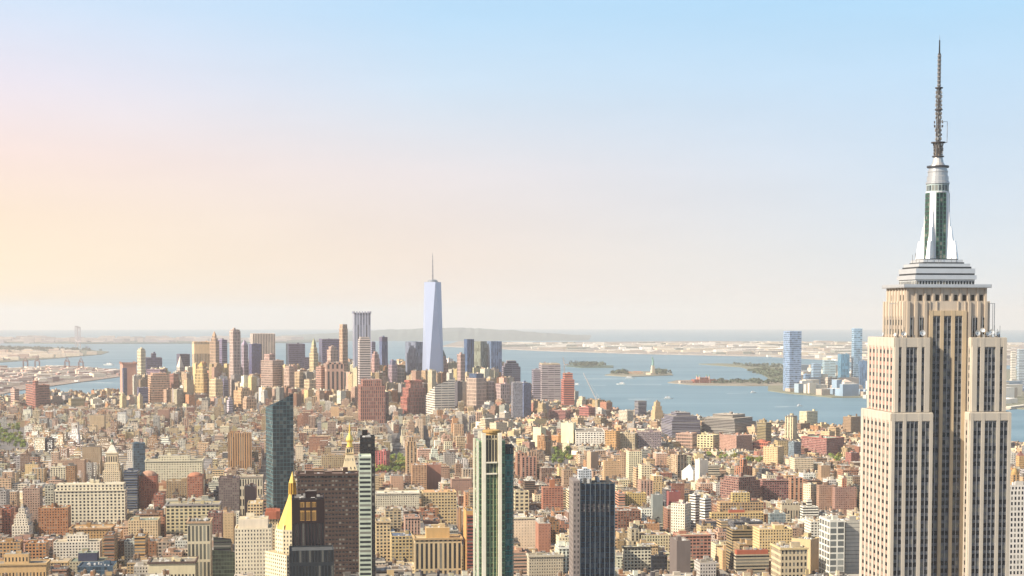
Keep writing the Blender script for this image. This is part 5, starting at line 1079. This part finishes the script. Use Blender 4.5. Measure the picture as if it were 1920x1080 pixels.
# ------------------------------------------------------------------ cranes, bridge, boats
def tower_crane(px, yb, yt, Y, ja, jl, label, col, jib_up):
    b = at_Y(px, yb, Y); t = at_Y(px, yt, Y); root = thing('tower_crane', label, 'crane', tuple(b), 0); h = t.z-b.z
    m = MB()
    for sx in (-1, 1):
        for sy in (-1, 1): m.bar((sx*1.3, sy*1.3, 0), (sx*1.3, sy*1.3, h), .35, col)
    for k in range(int(h/4)): s = 1 if k % 2 else -1; m.bar((-1.3*s, -1.3, k*4), (1.3*s, -1.3, k*4+4), .25, col); m.bar((-1.3, -1.3*s, k*4), (-1.3, 1.3*s, k*4+4), .25, col)
    m.build('mast', METAL, root)
    e = Vector((jl*math.cos(ja), 0, jl*math.sin(ja))); m = MB()
    for o in ((0, -1, 0), (0, 1, 0), (0, 0, 2)): m.bar(Vector((0, 0, h))+Vector(o), Vector((0, 0, h))+e+Vector(o)*.3, .45+jl*.008, col)
    for k in range(12): s = 1 if k % 2 else -1; m.bar(Vector((0, s, h))+e*(k/12), Vector((0, 0, h+2))+e*((k+1)/12), .25, col)
    m.build('jib', METAL, root)
    m = MB(); c = -Vector((math.cos(ja), 0, 0)).normalized()*12; m.bar((0, 0, h+.5), (c.x, 0, h+1), 1.0, col); m.box(c.x-2.5, c.x+2.5, -2, 2, h-2.5, h+2, (.3, .3, .3), None, None, True); m.build('counterweight', METAL, root)
    m = MB(); m.box(-1.6, 1.6, -3, -1, h-1, h+2.4, (.7, .7, .68), None, None, True); m.build('operator_cab', METAL, root)
    if jib_up: m = MB(); m.bar((c.x*.3, 0, h+14), tuple(Vector((0, 0, h))+e*.92), .18, col); m.bar((c.x*.3, 0, h+14), (0, 0, h), .4, col); m.bar((c.x*.3, 0, h+14), (c.x, 0, h+1), .25, col); m.build('stay', METAL, root)
tower_crane(1117, 792, 748, 4500, math.radians(116), 80, 'white crane with its long jib raised over the water', (.75, .73, .7), True)
tower_crane(1058, 702, 684, 5080, math.radians(100), 24, 'small tan crane on top of the half built red tower', (.6, .42, .3), True)
tower_crane(1236, 912, 880, 2500, math.radians(150), 16, 'dark small crane among roofs beyond the mustard block', (.2, .18, .18), True)
def gantry():
    root = thing('gantry_crane', 'red gantry crane on the left pier beside the channel', 'crane', (0, 0, 0), .5, 'gantry cranes on the left piers'); c = lin('#8c5a54')
    for x in (-12, 12):
        m = MB(); m.bar((x, -10, 0), (x, -10, 48), 1.4, c); m.bar((x, 10, 0), (x, 10, 48), 1.4, c); m.bar((x, -10, 14), (x, 10, 14), 1.2, c); m.build('leg', METAL, root)
    m = MB(); m.bar((0, -45, 48), (0, 28, 48), 2, c); m.build('boom', METAL, root)
    m = MB(); m.bar((-12, 0, 48), (0, 0, 72), 1.2, c); m.bar((12, 0, 48), (0, 0, 72), 1.2, c); m.bar((0, 0, 72), (0, -40, 49), .7, c); m.build('apex_frame', METAL, root)
    m = MB(); m.box(-5, 5, 12, 24, 49.5, 56, lin('#b8a090'), None, None, True); m.build('machinery_house', METAL, root); return root
g0_ = gantry(); labs = ['red gantry crane farthest left on the left pier', 'red gantry crane second from left on the pier', 'red gantry crane near the middle of the left pier', 'red gantry crane nearest the leftmost downtown slab']
for i, (px, py) in enumerate(((48, 694), (70, 693.5), (126, 694.5), (152, 696))):
    o = g0_ if i == 0 else copy_tree(g0_); p = ground(px, py); o.location = (p.x, p.y, gz(p.x, p.y)+3); o['label'] = labs[i]
def bridge():
    Y = 15200; p = ground(148, 645.5); x = (148-960)/F*Y; z = gz(x, Y); root = thing('suspension_bridge', 'faint suspension bridge tower on the far left horizon', 'bridge', (x, Y, z), math.radians(106)); c = lin('#c4b8b6')
    L_ = 1298
    for u in (0, L_):
        m = MB()
        for s in (-14, 14): m.box(u-6, u+6, s-5, s+5, 0, 208, c)
        for zz in (72, 195): m.box(u-5.5, u+5.5, -9.1, 9.1, zz, zz+14, c, None, None, True)
        m.build('tower', STONE, root)
    m = MB(); m.box(-380, L_+380, -15, 15, 66, 72, c, None, None, True); m.build('deck', STONE, root)
    for s in (-14, 14):
        m = MB(); pts = []
        for k in range(25): t = k/24; pts.append((L_*t, s, 78+(130)*(2*t-1)**2))
        pts = [(-380, s, 74)] + pts + [(L_+380, s, 74)]
        for a, b in zip(pts, pts[1:]): m.bar(a, b, 1.6, c)
        m.build('cable', METAL, root)
bridge()
def boat(px, py, L_, ang, label, col=(.75, .75, .72)):
    p = ground(px, py); root = thing('boat', label, 'boat', (p.x, p.y, gz(p.x, p.y)), ang); w = L_*.13
    m = MB(); P = [(-L_/2, -w), (L_*.25, -w), (L_/2, 0), (L_*.25, w), (-L_/2, w)]; m.pr([(x*.92, y*.8) for x, y in P], -.5, P, L_*.08+1, col, None, (.5, .45, .4)); m.build('hull', METAL, root)
    m = MB(); m.box(-L_*.35, L_*.12, -w*.7, w*.7, L_*.08+.9, L_*.16+2.5, (.8, .8, .78), (3, 3, .6, .4, 0)); m.build('cabin', FAC, root)
    m = MB(); m.cyl(-L_*.15, 0, L_*.16+2.4, L_*.24+4, w*.2, w*.18, 8, (.5, .3, .2)); m.build('funnel', METAL, root)
    m = MB(); m.face([(-L_*.5, -w, .35), (-L_*4.5, -w*2.6, .3), (-L_*4.5, w*2.6, .3), (-L_*.5, w, .35)], (.62, .68, .7)); o = m.build('wake', LAND, root)
boat(1254, 748, 34, .15, 'white ferry crossing below the statue island')
boat(1164, 721, 40, 3.0, 'small white boat left of the long low island')
boat(1413, 737, 26, .3, 'small boat in front of the far bank park')
boat(1182, 710, 50, .1, 'white ferry moored under the statue island')
boat(142, 717, 44, 2.8, 'small boat in the left channel near the piers')
boat(203, 685, 70, 2.9, 'ship in the hazy left channel')
boat(1500, 762, 22, .4, 'tiny boat off the shore near the cream high rise')
boat(1080, 722, 30, 2.9, 'tiny boat right of the framed riverside tower')
def pier(px0, py0, px1, py1, w, label):
    a = ground(px0, py0); b = ground(px1, py1); d = Vector((b.x-a.x, b.y-a.y, 0)); L_ = d.length; root = thing('pier', label, 'pier', (a.x, a.y, gz(a.x, a.y)), math.atan2(d.y, d.x))
    m = MB(); m.box(0, L_, -w/2, w/2, -1, 3, lin('#a89c90'), None, lin('#b8aca0')); m.build('deck', STONE, root)
    m = MB(); m.box(L_*.1, L_*.85, -w*.35, w*.35, 3, 9, lin('#c8bca8'), STY['punch'], lin('#d6cfc0')); m.build('shed', FAC, root)
pier(1425, 812, 1468, 806, 30, 'pale pier left of the lone cream high rise'); pier(1545, 816, 1600, 812, 34, 'pale pier right of the lone cream high rise'); pier(1885, 768, 1930, 763, 30, 'far pier right of the stone skyscraper'); pier(1578, 825, 1612, 821, 30, 'pier touching the left side of the stone skyscraper')
# ------------------------------------------------------------------ haze
bpy.ops.mesh.primitive_cube_add(size=1, location=(0, 0, 60)); hz = bpy.context.object; hz.name = 'haze'; hz.scale = (190000, 190000, 1130)
hz['kind'] = 'stuff'; hz['label'] = 'thin warm haze filling the air over city and harbour'; hz['category'] = 'haze'
hm = bpy.data.materials.new('haze'); hm.use_nodes = True; n = hm.node_tree.nodes; n.clear(); v = n.new('ShaderNodeVolumePrincipled'); v.inputs['Color'].default_value = (.935, .895, .865, 1); v.inputs['Density'].default_value = 3.4e-5; v.inputs['Anisotropy'].default_value = 0.12
o = n.new('ShaderNodeOutputMaterial'); hm.node_tree.links.new(v.outputs[0], o.inputs['Volume']); hz.data.materials.append(hm)
S.cycles.volume_bounces = 1
